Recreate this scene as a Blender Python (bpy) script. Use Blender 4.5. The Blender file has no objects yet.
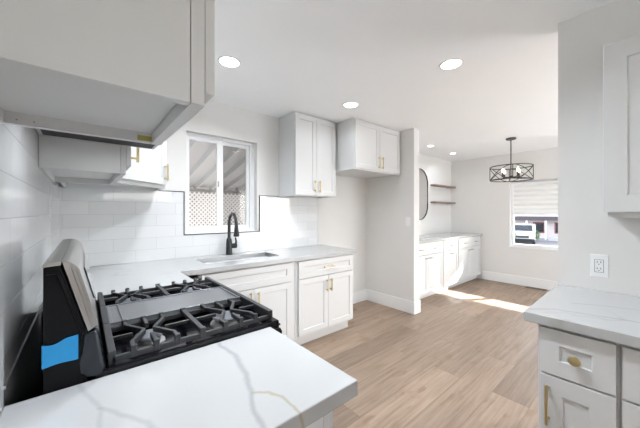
import bpy, bmesh, math, random
from mathutils import Vector, Matrix
random.seed(7)
S = bpy.context.scene
COL = S.collection

# ------------------------------------------------------------------ camera, world, sun, exposure
cam = bpy.data.cameras.new('camera')
cam_o = bpy.data.objects.new('camera', cam)
COL.objects.link(cam_o)
cam_o.location = (0.12285, -2.81345, 1.33371)
cam_o.rotation_euler = (math.radians(90), 0, math.radians(-40.2216))
cam.sensor_width = 36.0
cam.lens = 36.0 * 279.229 / 640.0
cam.shift_y = (212.692 - 214.0) / 640.0
cam.clip_start = 0.02
cam.clip_end = 300
S.camera = cam_o

S.view_settings.view_transform = 'Standard'
S.view_settings.look = 'None'
S.view_settings.gamma = 1
S.view_settings.use_curve_mapping = False
S.view_settings.exposure = 0.86
try:
    S.cycles.max_bounces = 14
    S.cycles.diffuse_bounces = 9
    S.cycles.glossy_bounces = 5
    S.cycles.use_denoising = True
    S.cycles.sample_clamp_indirect = 6
    S.cycles.caustics_reflective = False
    S.cycles.caustics_refractive = False
except Exception:
    pass

world = bpy.data.worlds.new('sky')
S.world = world
world.use_nodes = True
wn = world.node_tree
wn.nodes.clear()
w_out = wn.nodes.new('ShaderNodeOutputWorld')
w_bg = wn.nodes.new('ShaderNodeBackground')
w_sky = wn.nodes.new('ShaderNodeTexSky')
w_sky.sky_type = 'NISHITA'
w_sky.sun_disc = False
w_sky.sun_elevation = math.radians(32)
w_sky.sun_rotation = math.radians(120)
w_sky.air_density = 0.8
w_sky.dust_density = 2.5
w_bg.inputs['Strength'].default_value = 0.85
w_hs = wn.nodes.new('ShaderNodeHueSaturation')
w_hs.inputs['Saturation'].default_value = 0.4
wn.links.new(w_sky.outputs[0], w_hs.inputs['Color'])
wn.links.new(w_hs.outputs[0], w_bg.inputs['Color'])
wn.links.new(w_bg.outputs[0], w_out.inputs['Surface'])

SUN_DIR = Vector((-1.0, 0.6, -0.54))
sun = bpy.data.lights.new('sun', 'SUN')
sun.energy = 22.0
sun.angle = math.radians(0.5)
sun.color = (1.0, 0.975, 0.945)
sun_o = bpy.data.objects.new('sun', sun)
sun_o.rotation_euler = SUN_DIR.to_track_quat('-Z', 'Y').to_euler()
sun_o.location = (12, -6, 8)
COL.objects.link(sun_o)

def area_light(name, loc, direction, sx, sy, watts, color=(1, 1, 1)):
    l = bpy.data.lights.new(name, 'AREA')
    l.shape = 'RECTANGLE'
    l.size = sx
    l.size_y = sy
    l.energy = watts
    l.color = color
    o = bpy.data.objects.new(name, l)
    o.location = loc
    o.rotation_euler = Vector(direction).to_track_quat('-Z', 'Z').to_euler()
    COL.objects.link(o)
    return o

FILL_LIVING = 31.0
# added fill lamp inside the rear door opening, tilted up to brighten the ceiling
area_light('fill_living', (4.7, -5.16, 1.15), (0, 1, 1.2), 1.7, 1.9, FILL_LIVING, (0.89, 0.975, 1.09))
LED_WATTS = 4.2
LED_SPREAD = 150
HOOD_FILL_WATTS = 0.75
CEIL = 2.445

# ------------------------------------------------------------------ materials
def new_mat(name):
    m = bpy.data.materials.new(name)
    m.use_nodes = True
    nt = m.node_tree
    b = nt.nodes['Principled BSDF']
    return m, nt, b

def world_pos(nt):
    g = nt.nodes.new('ShaderNodeNewGeometry')
    return g.outputs['Position']

def paint(name, col, rough=0.5, metal=0.0, var=0.03, scale=6.0, bump=0.0, bscale=220.0, coat=0.0, spec=0.5):
    m, nt, b = new_mat(name)
    b.inputs['Roughness'].default_value = rough
    b.inputs['Metallic'].default_value = metal
    b.inputs['Specular IOR Level'].default_value = spec
    if coat:
        b.inputs['Coat Weight'].default_value = coat
        b.inputs['Coat Roughness'].default_value = 0.06
    pos = world_pos(nt)
    n = nt.nodes.new('ShaderNodeTexNoise')
    n.inputs['Scale'].default_value = scale
    n.inputs['Detail'].default_value = 3
    nt.links.new(pos, n.inputs['Vector'])
    mx = nt.nodes.new('ShaderNodeMix')
    mx.data_type = 'RGBA'
    mx.inputs[6].default_value = tuple(c * (1 - var) for c in col) + (1,)
    mx.inputs[7].default_value = tuple(min(1, c * (1 + var)) for c in col) + (1,)
    nt.links.new(n.outputs['Fac'], mx.inputs[0])
    nt.links.new(mx.outputs[2], b.inputs['Base Color'])
    if bump:
        n2 = nt.nodes.new('ShaderNodeTexNoise')
        n2.inputs['Scale'].default_value = bscale
        n2.inputs['Detail'].default_value = 2
        nt.links.new(pos, n2.inputs['Vector'])
        bp = nt.nodes.new('ShaderNodeBump')
        bp.inputs['Strength'].default_value = bump
        bp.inputs['Distance'].default_value = 0.002
        nt.links.new(n2.outputs['Fac'], bp.inputs['Height'])
        nt.links.new(bp.outputs[0], b.inputs['Normal'])
    return m

def brushed(name, col, rough=0.3, stretch=(2, 2, 160)):
    m, nt, b = new_mat(name)
    b.inputs['Metallic'].default_value = 1.0
    pos = world_pos(nt)
    mp = nt.nodes.new('ShaderNodeMapping')
    mp.inputs['Scale'].default_value = stretch
    nt.links.new(pos, mp.inputs['Vector'])
    n = nt.nodes.new('ShaderNodeTexNoise')
    n.inputs['Scale'].default_value = 4
    n.inputs['Detail'].default_value = 4
    nt.links.new(mp.outputs[0], n.inputs['Vector'])
    r = nt.nodes.new('ShaderNodeMapRange')
    r.inputs['To Min'].default_value = rough - 0.06
    r.inputs['To Max'].default_value = rough + 0.08
    nt.links.new(n.outputs['Fac'], r.inputs['Value'])
    nt.links.new(r.outputs[0], b.inputs['Roughness'])
    mx = nt.nodes.new('ShaderNodeMix')
    mx.data_type = 'RGBA'
    mx.inputs[6].default_value = tuple(c * 0.96 for c in col) + (1,)
    mx.inputs[7].default_value = tuple(c * 1.05 for c in col) + (1,)
    nt.links.new(n.outputs['Fac'], mx.inputs[0])
    nt.links.new(mx.outputs[2], b.inputs['Base Color'])
    return m

def wood_floor():
    m, nt, b = new_mat('oak_plank_floor')
    L = nt.links.new
    pos = world_pos(nt)
    br = nt.nodes.new('ShaderNodeTexBrick')
    br.offset = 0.37
    br.offset_frequency = 2
    br.inputs['Scale'].default_value = 1.0
    br.inputs['Brick Width'].default_value = 1.5
    br.inputs['Row Height'].default_value = 0.228
    br.inputs['Mortar Size'].default_value = 0.0016
    br.inputs['Mortar Smooth'].default_value = 0.2
    br.inputs['Color1'].default_value = (0, 0, 0, 1)
    br.inputs['Color2'].default_value = (1, 1, 1, 1)
    br.inputs['Mortar'].default_value = (0.5, 0.5, 0.5, 1)
    L(pos, br.inputs['Vector'])
    rnd = nt.nodes.new('ShaderNodeSeparateColor')
    L(br.outputs['Color'], rnd.inputs[0])
    off = nt.nodes.new('ShaderNodeCombineXYZ')
    mul = nt.nodes.new('ShaderNodeMath')
    mul.operation = 'MULTIPLY'
    mul.inputs[1].default_value = 37.0
    L(rnd.outputs[0], mul.inputs[0])
    L(mul.outputs[0], off.inputs[2])
    L(mul.outputs[0], off.inputs[0])
    add = nt.nodes.new('ShaderNodeVectorMath')
    L(pos, add.inputs[0])
    L(off.outputs[0], add.inputs[1])
    # long grain
    mp = nt.nodes.new('ShaderNodeMapping')
    mp.inputs['Scale'].default_value = (1.0, 17.0, 1.0)
    L(add.outputs[0], mp.inputs['Vector'])
    n1 = nt.nodes.new('ShaderNodeTexNoise')
    n1.inputs['Scale'].default_value = 2.2
    n1.inputs['Detail'].default_value = 9
    n1.inputs['Roughness'].default_value = 0.62
    n1.inputs['Distortion'].default_value = 0.5
    L(mp.outputs[0], n1.inputs['Vector'])
    # cathedral / knots
    mp2 = nt.nodes.new('ShaderNodeMapping')
    mp2.inputs['Scale'].default_value = (3.2, 8.0, 1.0)
    L(add.outputs[0], mp2.inputs['Vector'])
    n2 = nt.nodes.new('ShaderNodeTexNoise')
    n2.inputs['Scale'].default_value = 1.5
    n2.inputs['Detail'].default_value = 3
    L(mp2.outputs[0], n2.inputs['Vector'])
    knot = nt.nodes.new('ShaderNodeMapRange')
    knot.inputs['From Min'].default_value = 0.57
    knot.inputs['From Max'].default_value = 0.70
    L(n2.outputs['Fac'], knot.inputs['Value'])
    ramp = nt.nodes.new('ShaderNodeValToRGB')
    e = ramp.color_ramp.elements
    e[0].position = 0.12
    e[0].color = FLOOR_DARK + (1,)
    e[1].position = 0.90
    e[1].color = FLOOR_LIGHT + (1,)
    L(n1.outputs['Fac'], ramp.inputs[0])
    tone = nt.nodes.new('ShaderNodeMapRange')
    tone.inputs['To Min'].default_value = 0.70
    tone.inputs['To Max'].default_value = 1.15
    L(rnd.outputs[0], tone.inputs['Value'])
    mt = nt.nodes.new('ShaderNodeVectorMath')
    mt.operation = 'SCALE'
    L(ramp.outputs[0], mt.inputs[0])
    L(tone.outputs[0], mt.inputs['Scale'])
    mk = nt.nodes.new('ShaderNodeMix')
    mk.data_type = 'RGBA'
    km = nt.nodes.new('ShaderNodeMath')
    km.operation = 'MULTIPLY'
    km.inputs[1].default_value = 0.55
    L(knot.outputs[0], km.inputs[0])
    L(km.outputs[0], mk.inputs[0])
    L(mt.outputs[0], mk.inputs[6])
    mk.inputs[7].default_value = (0.20, 0.125, 0.075, 1)
    ms = nt.nodes.new('ShaderNodeMix')
    ms.data_type = 'RGBA'
    sm = nt.nodes.new('ShaderNodeMath')
    sm.operation = 'MULTIPLY'
    sm.inputs[1].default_value = 0.8
    L(br.outputs['Fac'], sm.inputs[0])
    L(sm.outputs[0], ms.inputs[0])
    L(mk.outputs[2], ms.inputs[6])
    ms.inputs[7].default_value = (0.16, 0.11, 0.08, 1)
    L(ms.outputs[2], b.inputs['Base Color'])
    b.inputs['Roughness'].default_value = 0.48
    bp = nt.nodes.new('ShaderNodeBump')
    bp.inputs['Strength'].default_value = 0.12
    bp.inputs['Distance'].default_value = 0.002
    L(n1.outputs['Fac'], bp.inputs['Height'])
    L(bp.outputs[0], b.inputs['Normal'])
    return m

FLOOR_DARK = (0.165, 0.108, 0.070)
FLOOR_LIGHT = (0.455, 0.345, 0.262)

def tile_mat(name, axes):
    """white glazed 4x12 tiles in running bond; axes picks the two world axes of the wall"""
    m, nt, b = new_mat(name)
    L = nt.links.new
    pos = world_pos(nt)
    sp = nt.nodes.new('ShaderNodeSeparateXYZ')
    L(pos, sp.inputs[0])
    cb = nt.nodes.new('ShaderNodeCombineXYZ')
    L(sp.outputs[axes[0]], cb.inputs[0])
    zz = nt.nodes.new('ShaderNodeMath')
    zz.operation = 'SUBTRACT'
    zz.inputs[1].default_value = 0.914
    L(sp.outputs[2], zz.inputs[0])
    L(zz.outputs[0], cb.inputs[1])
    br = nt.nodes.new('ShaderNodeTexBrick')
    br.offset = 0.5
    br.inputs['Scale'].default_value = 1.0
    br.inputs['Brick Width'].default_value = 0.305
    br.inputs['Row Height'].default_value = 0.1017
    br.inputs['Mortar Size'].default_value = 0.0012
    br.inputs['Mortar Smooth'].default_value = 0.35
    br.inputs['Color1'].default_value = (0.69, 0.705, 0.71, 1)
    br.inputs['Color2'].default_value = (0.73, 0.74, 0.75, 1)
    br.inputs['Mortar'].default_value = (0.50, 0.51, 0.51, 1)
    L(cb.outputs[0], br.inputs['Vector'])
    L(br.outputs['Color'], b.inputs['Base Color'])
    b.inputs['Roughness'].default_value = 0.06
    n = nt.nodes.new('ShaderNodeTexNoise')
    n.inputs['Scale'].default_value = 9
    L(pos, n.inputs['Vector'])
    b1 = nt.nodes.new('ShaderNodeBump')
    b1.inputs['Strength'].default_value = 0.03
    b1.inputs['Distance'].default_value = 0.01
    L(n.outputs['Fac'], b1.inputs['Height'])
    b2 = nt.nodes.new('ShaderNodeBump')
    b2.invert = True
    b2.inputs['Strength'].default_value = 0.5
    b2.inputs['Distance'].default_value = 0.001
    L(br.outputs['Fac'], b2.inputs['Height'])
    L(b1.outputs[0], b2.inputs['Normal'])
    L(b2.outputs[0], b.inputs['Normal'])
    return m

def quartz(name, segs=()):
    """white quartz with soft grey veins; segs adds veins along given floor-plan polylines (x, y) with a tint"""
    m, nt, b = new_mat(name)
    L = nt.links.new
    pos = world_pos(nt)
    b.inputs['Roughness'].default_value = 0.13
    wn_ = nt.nodes.new('ShaderNodeTexNoise')
    wn_.inputs['Scale'].default_value = 7
    wn_.inputs['Detail'].default_value = 4
    L(pos, wn_.inputs['Vector'])
    ws = nt.nodes.new('ShaderNodeVectorMath')
    ws.operation = 'SUBTRACT'
    ws.inputs[1].default_value = (0.5, 0.5, 0.5)
    L(wn_.outputs['Color'], ws.inputs[0])
    wsc = nt.nodes.new('ShaderNodeVectorMath')
    wsc.operation = 'SCALE'
    wsc.inputs['Scale'].default_value = 0.05
    L(ws.outputs[0], wsc.inputs[0])
    wp = nt.nodes.new('ShaderNodeVectorMath')
    L(pos, wp.inputs[0])
    L(wsc.outputs[0], wp.inputs[1])
    # generic veins
    n1 = nt.nodes.new('ShaderNodeTexNoise')
    n1.inputs['Scale'].default_value = 1.15
    n1.inputs['Detail'].default_value = 5
    n1.inputs['Roughness'].default_value = 0.5
    L(pos, n1.inputs['Vector'])
    s1 = nt.nodes.new('ShaderNodeMath'); s1.operation = 'SUBTRACT'; s1.inputs[1].default_value = 0.5
    L(n1.outputs['Fac'], s1.inputs[0])
    a1 = nt.nodes.new('ShaderNodeMath'); a1.operation = 'ABSOLUTE'
    L(s1.outputs[0], a1.inputs[0])
    r1 = nt.nodes.new('ShaderNodeMapRange')
    r1.inputs['From Min'].default_value = 0.0
    r1.inputs['From Max'].default_value = 0.011
    r1.inputs['To Min'].default_value = 0.30
    r1.inputs['To Max'].default_value = 0.0
    L(a1.outputs[0], r1.inputs['Value'])
    n3 = nt.nodes.new('ShaderNodeTexNoise')
    n3.inputs['Scale'].default_value = 2.3
    L(pos, n3.inputs['Vector'])
    r3 = nt.nodes.new('ShaderNodeMapRange')
    r3.inputs['From Min'].default_value = 0.48
    r3.inputs['From Max'].default_value = 0.62
    L(n3.outputs['Fac'], r3.inputs['Value'])
    mk = nt.nodes.new('ShaderNodeMath'); mk.operation = 'MULTIPLY'
    L(r1.outputs[0], mk.inputs[0]); L(r3.outputs[0], mk.inputs[1])
    cl = nt.nodes.new('ShaderNodeMix'); cl.data_type = 'RGBA'
    cl.inputs[6].default_value = (0.465, 0.471, 0.470, 1)
    cl.inputs[7].default_value = (0.455, 0.462, 0.462, 1)
    L(n3.outputs['Fac'], cl.inputs[0])
    cur = nt.nodes.new('ShaderNodeMix'); cur.data_type = 'RGBA'
    L(mk.outputs[0], cur.inputs[0]); L(cl.outputs[2], cur.inputs[6])
    cur.inputs[7].default_value = (0.27, 0.27, 0.26, 1)
    col = cur.outputs[2]
    for pts, tint, width, amount in segs:
        dmin = None
        for (ax, ay), (bx_, by_) in zip(pts[:-1], pts[1:]):
            A = Vector((ax, ay, 0)); B = Vector((bx_, by_, 0)); AB = B - A
            pa = nt.nodes.new('ShaderNodeVectorMath'); pa.operation = 'SUBTRACT'
            L(wp.outputs[0], pa.inputs[0]); pa.inputs[1].default_value = A
            fl = nt.nodes.new('ShaderNodeVectorMath'); fl.operation = 'MULTIPLY'
            L(pa.outputs[0], fl.inputs[0]); fl.inputs[1].default_value = (1, 1, 0)
            dt = nt.nodes.new('ShaderNodeVectorMath'); dt.operation = 'DOT_PRODUCT'
            L(fl.outputs[0], dt.inputs[0]); dt.inputs[1].default_value = AB / max(AB.length_squared, 1e-9)
            ch = nt.nodes.new('ShaderNodeClamp')
            L(dt.outputs['Value'], ch.inputs[0])
            sc = nt.nodes.new('ShaderNodeVectorMath'); sc.operation = 'SCALE'
            sc.inputs[0].default_value = AB; L(ch.outputs[0], sc.inputs['Scale'])
            ds = nt.nodes.new('ShaderNodeVectorMath'); ds.operation = 'DISTANCE'
            L(fl.outputs[0], ds.inputs[0]); L(sc.outputs[0], ds.inputs[1])
            if dmin is None:
                dmin = ds.outputs['Value']
            else:
                mn = nt.nodes.new('ShaderNodeMath'); mn.operation = 'MINIMUM'
                L(dmin, mn.inputs[0]); L(ds.outputs['Value'], mn.inputs[1])
                dmin = mn.outputs[0]
        rr = nt.nodes.new('ShaderNodeMapRange')
        rr.interpolation_type = 'SMOOTHSTEP'
        rr.inputs['From Max'].default_value = width
        rr.inputs['To Min'].default_value = amount
        rr.inputs['To Max'].default_value = 0.0
        L(dmin, rr.inputs['Value'])
        mx = nt.nodes.new('ShaderNodeMix'); mx.data_type = 'RGBA'
        L(rr.outputs[0], mx.inputs[0]); L(col, mx.inputs[6])
        mx.inputs[7].default_value = tuple(tint) + (1,)
        col = mx.outputs[2]
    L(col, b.inputs['Base Color'])
    return m

def glass(name):
    m = bpy.data.materials.new(name)
    m.use_nodes = True
    nt = m.node_tree
    nt.nodes.clear()
    out = nt.nodes.new('ShaderNodeOutputMaterial')
    mix = nt.nodes.new('ShaderNodeMixShader')
    tr = nt.nodes.new('ShaderNodeBsdfTransparent')
    gl = nt.nodes.new('ShaderNodeBsdfGlossy')
    gl.inputs['Roughness'].default_value = 0.01
    fr = nt.nodes.new('ShaderNodeFresnel')
    fr.inputs['IOR'].default_value = 1.22
    tr.inputs['Color'].default_value = (0.95, 0.96, 0.96, 1)
    nt.links.new(fr.outputs[0], mix.inputs[0])
    nt.links.new(tr.outputs[0], mix.inputs[1])
    nt.links.new(gl.outputs[0], mix.inputs[2])
    nt.links.new(mix.outputs[0], out.inputs['Surface'])
    return m

def emit(name, col, strength):
    m, nt, b = new_mat(name)
    b.inputs['Base Color'].default_value = tuple(col) + (1,)
    b.inputs['Emission Color'].default_value = tuple(col) + (1,)
    b.inputs['Emission Strength'].default_value = strength
    return m

M = {}
M['wall'] = paint('wall_paint', (0.725, 0.722, 0.705), 0.75, var=0.015, bump=0.06, bscale=90)
M['ceiling'] = paint('ceiling_paint', (0.92, 0.94, 0.95), 0.85, var=0.01, bump=0.05, bscale=90)
M['trim'] = paint('trim_paint', (0.83, 0.84, 0.84), 0.4, var=0.01)
M['cab'] = paint('cabinet_paint', (0.65, 0.657, 0.655), 0.38, var=0.012, scale=3)
M['cab_in'] = paint('cabinet_inside', (0.72, 0.735, 0.74), 0.5, var=0.012, scale=3)
M['dark'] = paint('dark_filler', (0.03, 0.03, 0.03), 0.6)
M['brass'] = brushed('brushed_brass', (0.64, 0.53, 0.29), 0.33, (60, 60, 60))
M['old_brass'] = paint('sticker_brass', (0.42, 0.37, 0.10), 0.5, metal=0.3, var=0.25, scale=60)
M['bronze'] = paint('dark_bronze', (0.055, 0.05, 0.047), 0.45, metal=0.6)
M['nickel'] = brushed('aged_nickel', (0.36, 0.33, 0.30), 0.32)
M['black_metal'] = paint('black_edge_metal', (0.035, 0.035, 0.036), 0.4, metal=0.5)
M['alu'] = paint('edge_aluminium', (0.5, 0.51, 0.51), 0.4, metal=0.8)
M['faucet'] = paint('matte_black_faucet', (0.028, 0.03, 0.033), 0.36, metal=0.35)
M['steel'] = paint('stainless_steel', (0.46, 0.445, 0.43), 0.30, metal=1.0, var=0.03, scale=3)
M['sink_steel'] = brushed('sink_steel', (0.42, 0.425, 0.43), 0.42, (50, 3, 3))
M['dark_steel'] = paint('dark_gloss_steel', (0.055, 0.060, 0.068), 0.14, metal=0.9)
M['enamel'] = paint('black_enamel', (0.006, 0.006, 0.008), 0.10, spec=0.4)
M['black_plastic'] = paint('black_plastic', (0.008, 0.008, 0.009), 0.30, spec=0.13)
M['iron'] = paint('cast_iron', (0.034, 0.035, 0.037), 0.40, spec=0.45, var=0.15, scale=40, bump=0.15, bscale=500)
M['griddle'] = paint('griddle_plate', (0.30, 0.31, 0.325), 0.30, metal=0.8, var=0.08, scale=14)
M['burner_alu'] = paint('burner_aluminium', (0.55, 0.55, 0.54), 0.38, metal=0.8)
M['burner_cap'] = paint('burner_cap_enamel', (0.15, 0.16, 0.175), 0.34, var=0.1, scale=30)
M['display'] = paint('display_glass', (0.02, 0.025, 0.03), 0.06, coat=0.6)
M['tape'] = paint('blue_painters_tape', (0.02, 0.34, 0.74), 0.6, var=0.08, scale=40, bump=0.25, bscale=300)
M['plastic'] = paint('white_plastic', (0.84, 0.85, 0.85), 0.3)
M['slot'] = paint('outlet_slot', (0.05, 0.05, 0.05), 0.5)
M['vinyl'] = paint('window_vinyl', (0.84, 0.85, 0.86), 0.35, var=0.01)
M['glass'] = glass('window_glass')
M['mirror'] = paint('mirror_silver', (0.80, 0.81, 0.81), 0.02, metal=1.0, var=0.005)
M['shelf'] = paint('walnut_shelf', (0.23, 0.165, 0.125), 0.5, var=0.25, scale=18)
M['blind'] = paint('blind_fabric', (0.78, 0.79, 0.79), 0.8, var=0.03, scale=30)
_b = M['blind'].node_tree
_t = _b.nodes.new('ShaderNodeBsdfTranslucent'); _t.inputs['Color'].default_value = (0.85, 0.85, 0.83, 1)
_x = _b.nodes.new('ShaderNodeMixShader'); _x.inputs[0].default_value = 0.3
_b.links.new(_b.nodes['Principled BSDF'].outputs[0], _x.inputs[1]); _b.links.new(_t.outputs[0], _x.inputs[2])
_b.links.new(_x.outputs[0], _b.nodes['Material Output'].inputs['Surface'])
M['screen'] = glass('insect_screen')
M['screen'].node_tree.nodes['Transparent BSDF'].inputs['Color'].default_value = (0.74, 0.74, 0.74, 1)
M['lens'] = emit('led_lens', (1.0, 0.985, 0.96), 7.0)
M['bulb'] = emit('warm_bulb', (1.0, 0.78, 0.55), 2.2)
M['candle'] = paint('candle_sleeve', (0.75, 0.70, 0.62), 0.5)
M['vent'] = paint('vent_brown', (0.10, 0.065, 0.045), 0.5)
M['floor'] = wood_floor()
M['tile_back'] = tile_mat('tile_back', (0, 2))
M['tile_left'] = tile_mat('tile_left', (1, 2))
M['quartz'] = quartz('quartz_white')
GREYV = (0.27, 0.28, 0.285)
GOLDV = (0.33, 0.285, 0.15)
M['quartz_near'] = quartz('quartz_veined', [
    ([(0.455, -1.90), (0.448, -1.937), (0.459, -2.019), (0.441, -2.137), (0.422, -2.21), (0.399, -2.265), (0.379, -2.36)], GREYV, 0.012, 0.6),
    ([(0.422, -2.215), (0.457, -2.236), (0.466, -2.271), (0.474, -2.345)], GOLDV, 0.007, 0.6),
    ([(0.12, -1.91), (0.144, -1.999), (0.151, -2.055), (0.157, -2.35)], GREYV, 0.010, 0.35),
    ([(0.151, -2.055), (0.181, -2.093), (0.226, -2.153), (0.25, -2.35)], GREYV, 0.010, 0.4)])
M['quartz_right'] = quartz('quartz_grey_veins', [
    ([(1.60, -2.46), (1.694, -2.548), (1.714, -2.614), (1.724, -2.682), (1.753, -2.9)], GREYV, 0.010, 0.45),
    ([(1.86, -2.58), (1.901, -2.654), (1.928, -2.712), (1.99, -2.9)], GREYV, 0.010, 0.4),
    ([(1.54, -2.55), (1.56, -2.60)], (0.35, 0.34, 0.31), 0.018, 0.55)])
# outdoors
M['roof_metal'] = paint('patio_roof_paint', (0.52, 0.505, 0.485), 0.5, var=0.04)
M['beam_grey'] = paint('patio_beam', (0.30, 0.29, 0.275), 0.6)
M['lattice'] = paint('lattice_white', (0.82, 0.80, 0.78), 0.6)
M['stucco'] = paint('neighbour_stucco', (0.74, 0.65, 0.62), 0.9, var=0.08)
M['stucco_tan'] = paint('dark_fence', (0.035, 0.028, 0.024), 0.9, var=0.1)
M['asphalt'] = paint('asphalt', (0.20, 0.195, 0.20), 0.9, var=0.1)
M['concrete'] = paint('concrete', (0.55, 0.53, 0.52), 0.9, var=0.06)
M['soil'] = paint('yard_ground', (0.36, 0.365, 0.37), 0.95, var=0.15)
M['leaf'] = paint('leaf_green', (0.10, 0.22, 0.05), 0.6, var=0.35, scale=5)
M['bark'] = paint('bark', (0.15, 0.10, 0.07), 0.9)
M['car_white'] = paint('car_paint_white', (0.62, 0.62, 0.65), 0.25, coat=0.5)
M['car_glass'] = paint('car_window', (0.02, 0.025, 0.03), 0.08)
M['tyre'] = paint('tyre_rubber', (0.02, 0.02, 0.022), 0.8)
M['dark_roof'] = paint('dark_shingle', (0.09, 0.075, 0.08), 0.9)
M['red_frame'] = paint('maroon_trim', (0.26, 0.07, 0.08), 0.6)

# ------------------------------------------------------------------ mesh helpers
class Fr:
    """local frame: a along u, b up, c outward along n"""
    def __init__(s, o, u, n):
        s.o = Vector(o); s.u = Vector(u).normalized(); s.n = Vector(n).normalized(); s.v = Vector((0, 0, 1))
    def __call__(s, a, b, c):
        return s.o + s.u * a + s.v * b + s.n * c
W0 = Fr((0, 0, 0), (1, 0, 0), (0, 1, 0))   # a=x, b=z, c=y

class MB:
    def __init__(s):
        s.v = []; s.f = []; s.smooth = []
    def add(s, verts, faces, smooth=False):
        k = len(s.v)
        s.v += [Vector(p) for p in verts]
        for f in faces:
            s.f.append([i + k for i in f]); s.smooth.append(smooth)
        return s
    def box(s, x0, x1, y0, y1, z0, z1):
        p = [(x, y, z) for x in (x0, x1) for y in (y0, y1) for z in (z0, z1)]
        return s.add(p, [(0, 1, 3, 2), (4, 6, 7, 5), (0, 4, 5, 1), (2, 3, 7, 6), (0, 2, 6, 4), (1, 5, 7, 3)])
    def fbox(s, fr, a0, a1, b0, b1, c0, c1):
        p = [fr(a, b, c) for a in (a0, a1) for b in (b0, b1) for c in (c0, c1)]
        return s.add(p, [(0, 1, 3, 2), (4, 6, 7, 5), (0, 4, 5, 1), (2, 3, 7, 6), (0, 2, 6, 4), (1, 5, 7, 3)])
    def shaker(s, fr, a0, a1, b0, b1, c0, c1, w=0.055, d=0.008):
        w = min(w, (a1 - a0) * 0.34, (b1 - b0) * 0.34)
        R = lambda x0, x1, y0, y1, c: [fr(x0, y0, c), fr(x1, y0, c), fr(x1, y1, c), fr(x0, y1, c)]
        p = R(a0, a1, b0, b1, c0) + R(a0, a1, b0, b1, c1)
        p += R(a0 + w, a1 - w, b0 + w, b1 - w, c1)
        e = 0.003
        p += R(a0 + w + e, a1 - w - e, b0 + w + e, b1 - w - e, c1 - d)
        f = [(0, 1, 2, 3), (12, 13, 14, 15)]
        for i in range(4):
            j = (i + 1) % 4
            f += [(i, j, 4 + j, 4 + i), (4 + i, 4 + j, 8 + j, 8 + i), (8 + i, 8 + j, 12 + j, 12 + i)]
        return s.add(p, f)
    def prism(s, pts, axis, t0, t1):
        """closed 2-D outline extruded along an axis (0 x, 1 y, 2 z); pts are the other two coordinates in order"""
        n = len(pts)
        def mk(p, t):
            q = list(p); q.insert(axis, t); return q
        v = [mk(p, t0) for p in pts] + [mk(p, t1) for p in pts]
        f = [tuple(range(n)), tuple(range(n, 2 * n))] + [(i, (i + 1) % n, n + (i + 1) % n, n + i) for i in range(n)]
        return s.add(v, f)
    def tube(s, pts, r, n=10, closed=False, smooth=True, square=None):
        """sweep a round (or square=(w,h), h up) section along a polyline"""
        pts = [Vector(p) for p in pts]
        m = len(pts)
        rings = []
        up0 = None
        for i, p in enumerate(pts):
            if closed:
                t = (pts[(i + 1) % m] - pts[i - 1]).normalized()
            elif i == 0:
                t = (pts[1] - p).normalized()
            elif i == m - 1:
                t = (p - pts[-2]).normalized()
            else:
                t = ((pts[i + 1] - p).normalized() + (p - pts[i - 1]).normalized())
                t = t.normalized() if t.length > 1e-6 else (pts[i + 1] - p).normalized()
            ref = Vector((0, 0, 1)) if abs(t.z) < 0.95 else (up0 or Vector((1, 0, 0)))
            side = t.cross(ref)
            side = side.normalized() if side.length > 1e-6 else Vector((1, 0, 0))
            if abs(t.z) < 0.95:
                up0 = side.cross(t).normalized()
            up = side.cross(t).normalized()
            if square:
                w, h = square
                k = 1.0
                if 0 < i < m - 1 and not closed:
                    c = (pts[i + 1] - p).normalized().dot((p - pts[i - 1]).normalized())
                    k = 1 / max(0.5, math.sqrt((1 + c) / 2))
                rings.append([p + side * (w / 2 * k) * a + up * (h / 2) * b_ for a, b_ in ((-1, -1), (1, -1), (1, 1), (-1, 1))])
            else:
                rr = r[i] if isinstance(r, (list, tuple)) else r
                rings.append([p + (side * math.cos(2 * math.pi * j / n) + up * math.sin(2 * math.pi * j / n)) * rr for j in range(n)])
        k = 4 if square else n
        v = [q for R in rings for q in R]
        f = []
        for i in range(m if closed else m - 1):
            i2 = (i + 1) % m
            for j in range(k):
                j2 = (j + 1) % k
                f.append((i * k + j, i * k + j2, i2 * k + j2, i2 * k + j))
        if not closed:
            f += [tuple(range(k)), tuple((m - 1) * k + j for j in range(k))]
        return s.add(v, f, smooth and not square)
    def lathe(s, prof, center, axis='z', n=24, smooth=True):
        """profile of (radius, height) turned about an axis through center"""
        c = Vector(center)
        rings = []
        for r, h in prof:
            ring = []
            for j in range(n):
                a = 2 * math.pi * j / n
                x, y = r * math.cos(a), r * math.sin(a)
                q = {'z': Vector((x, y, h)), 'x': Vector((h, x, y)), 'y': Vector((x, h, y))}[axis]
                ring.append(c + q)
            rings.append(ring)
        v = [q for R in rings for q in R]
        f = []
        for i in range(len(prof) - 1):
            for j in range(n):
                j2 = (j + 1) % n
                f.append((i * n + j, i * n + j2, (i + 1) * n + j2, (i + 1) * n + j))
        if prof[0][0] > 1e-6:
            f.append(tuple(range(n)))
        if prof[-1][0] > 1e-6:
            f.append(tuple((len(prof) - 1) * n + j for j in range(n)))
        return s.add(v, f, smooth)

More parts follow.
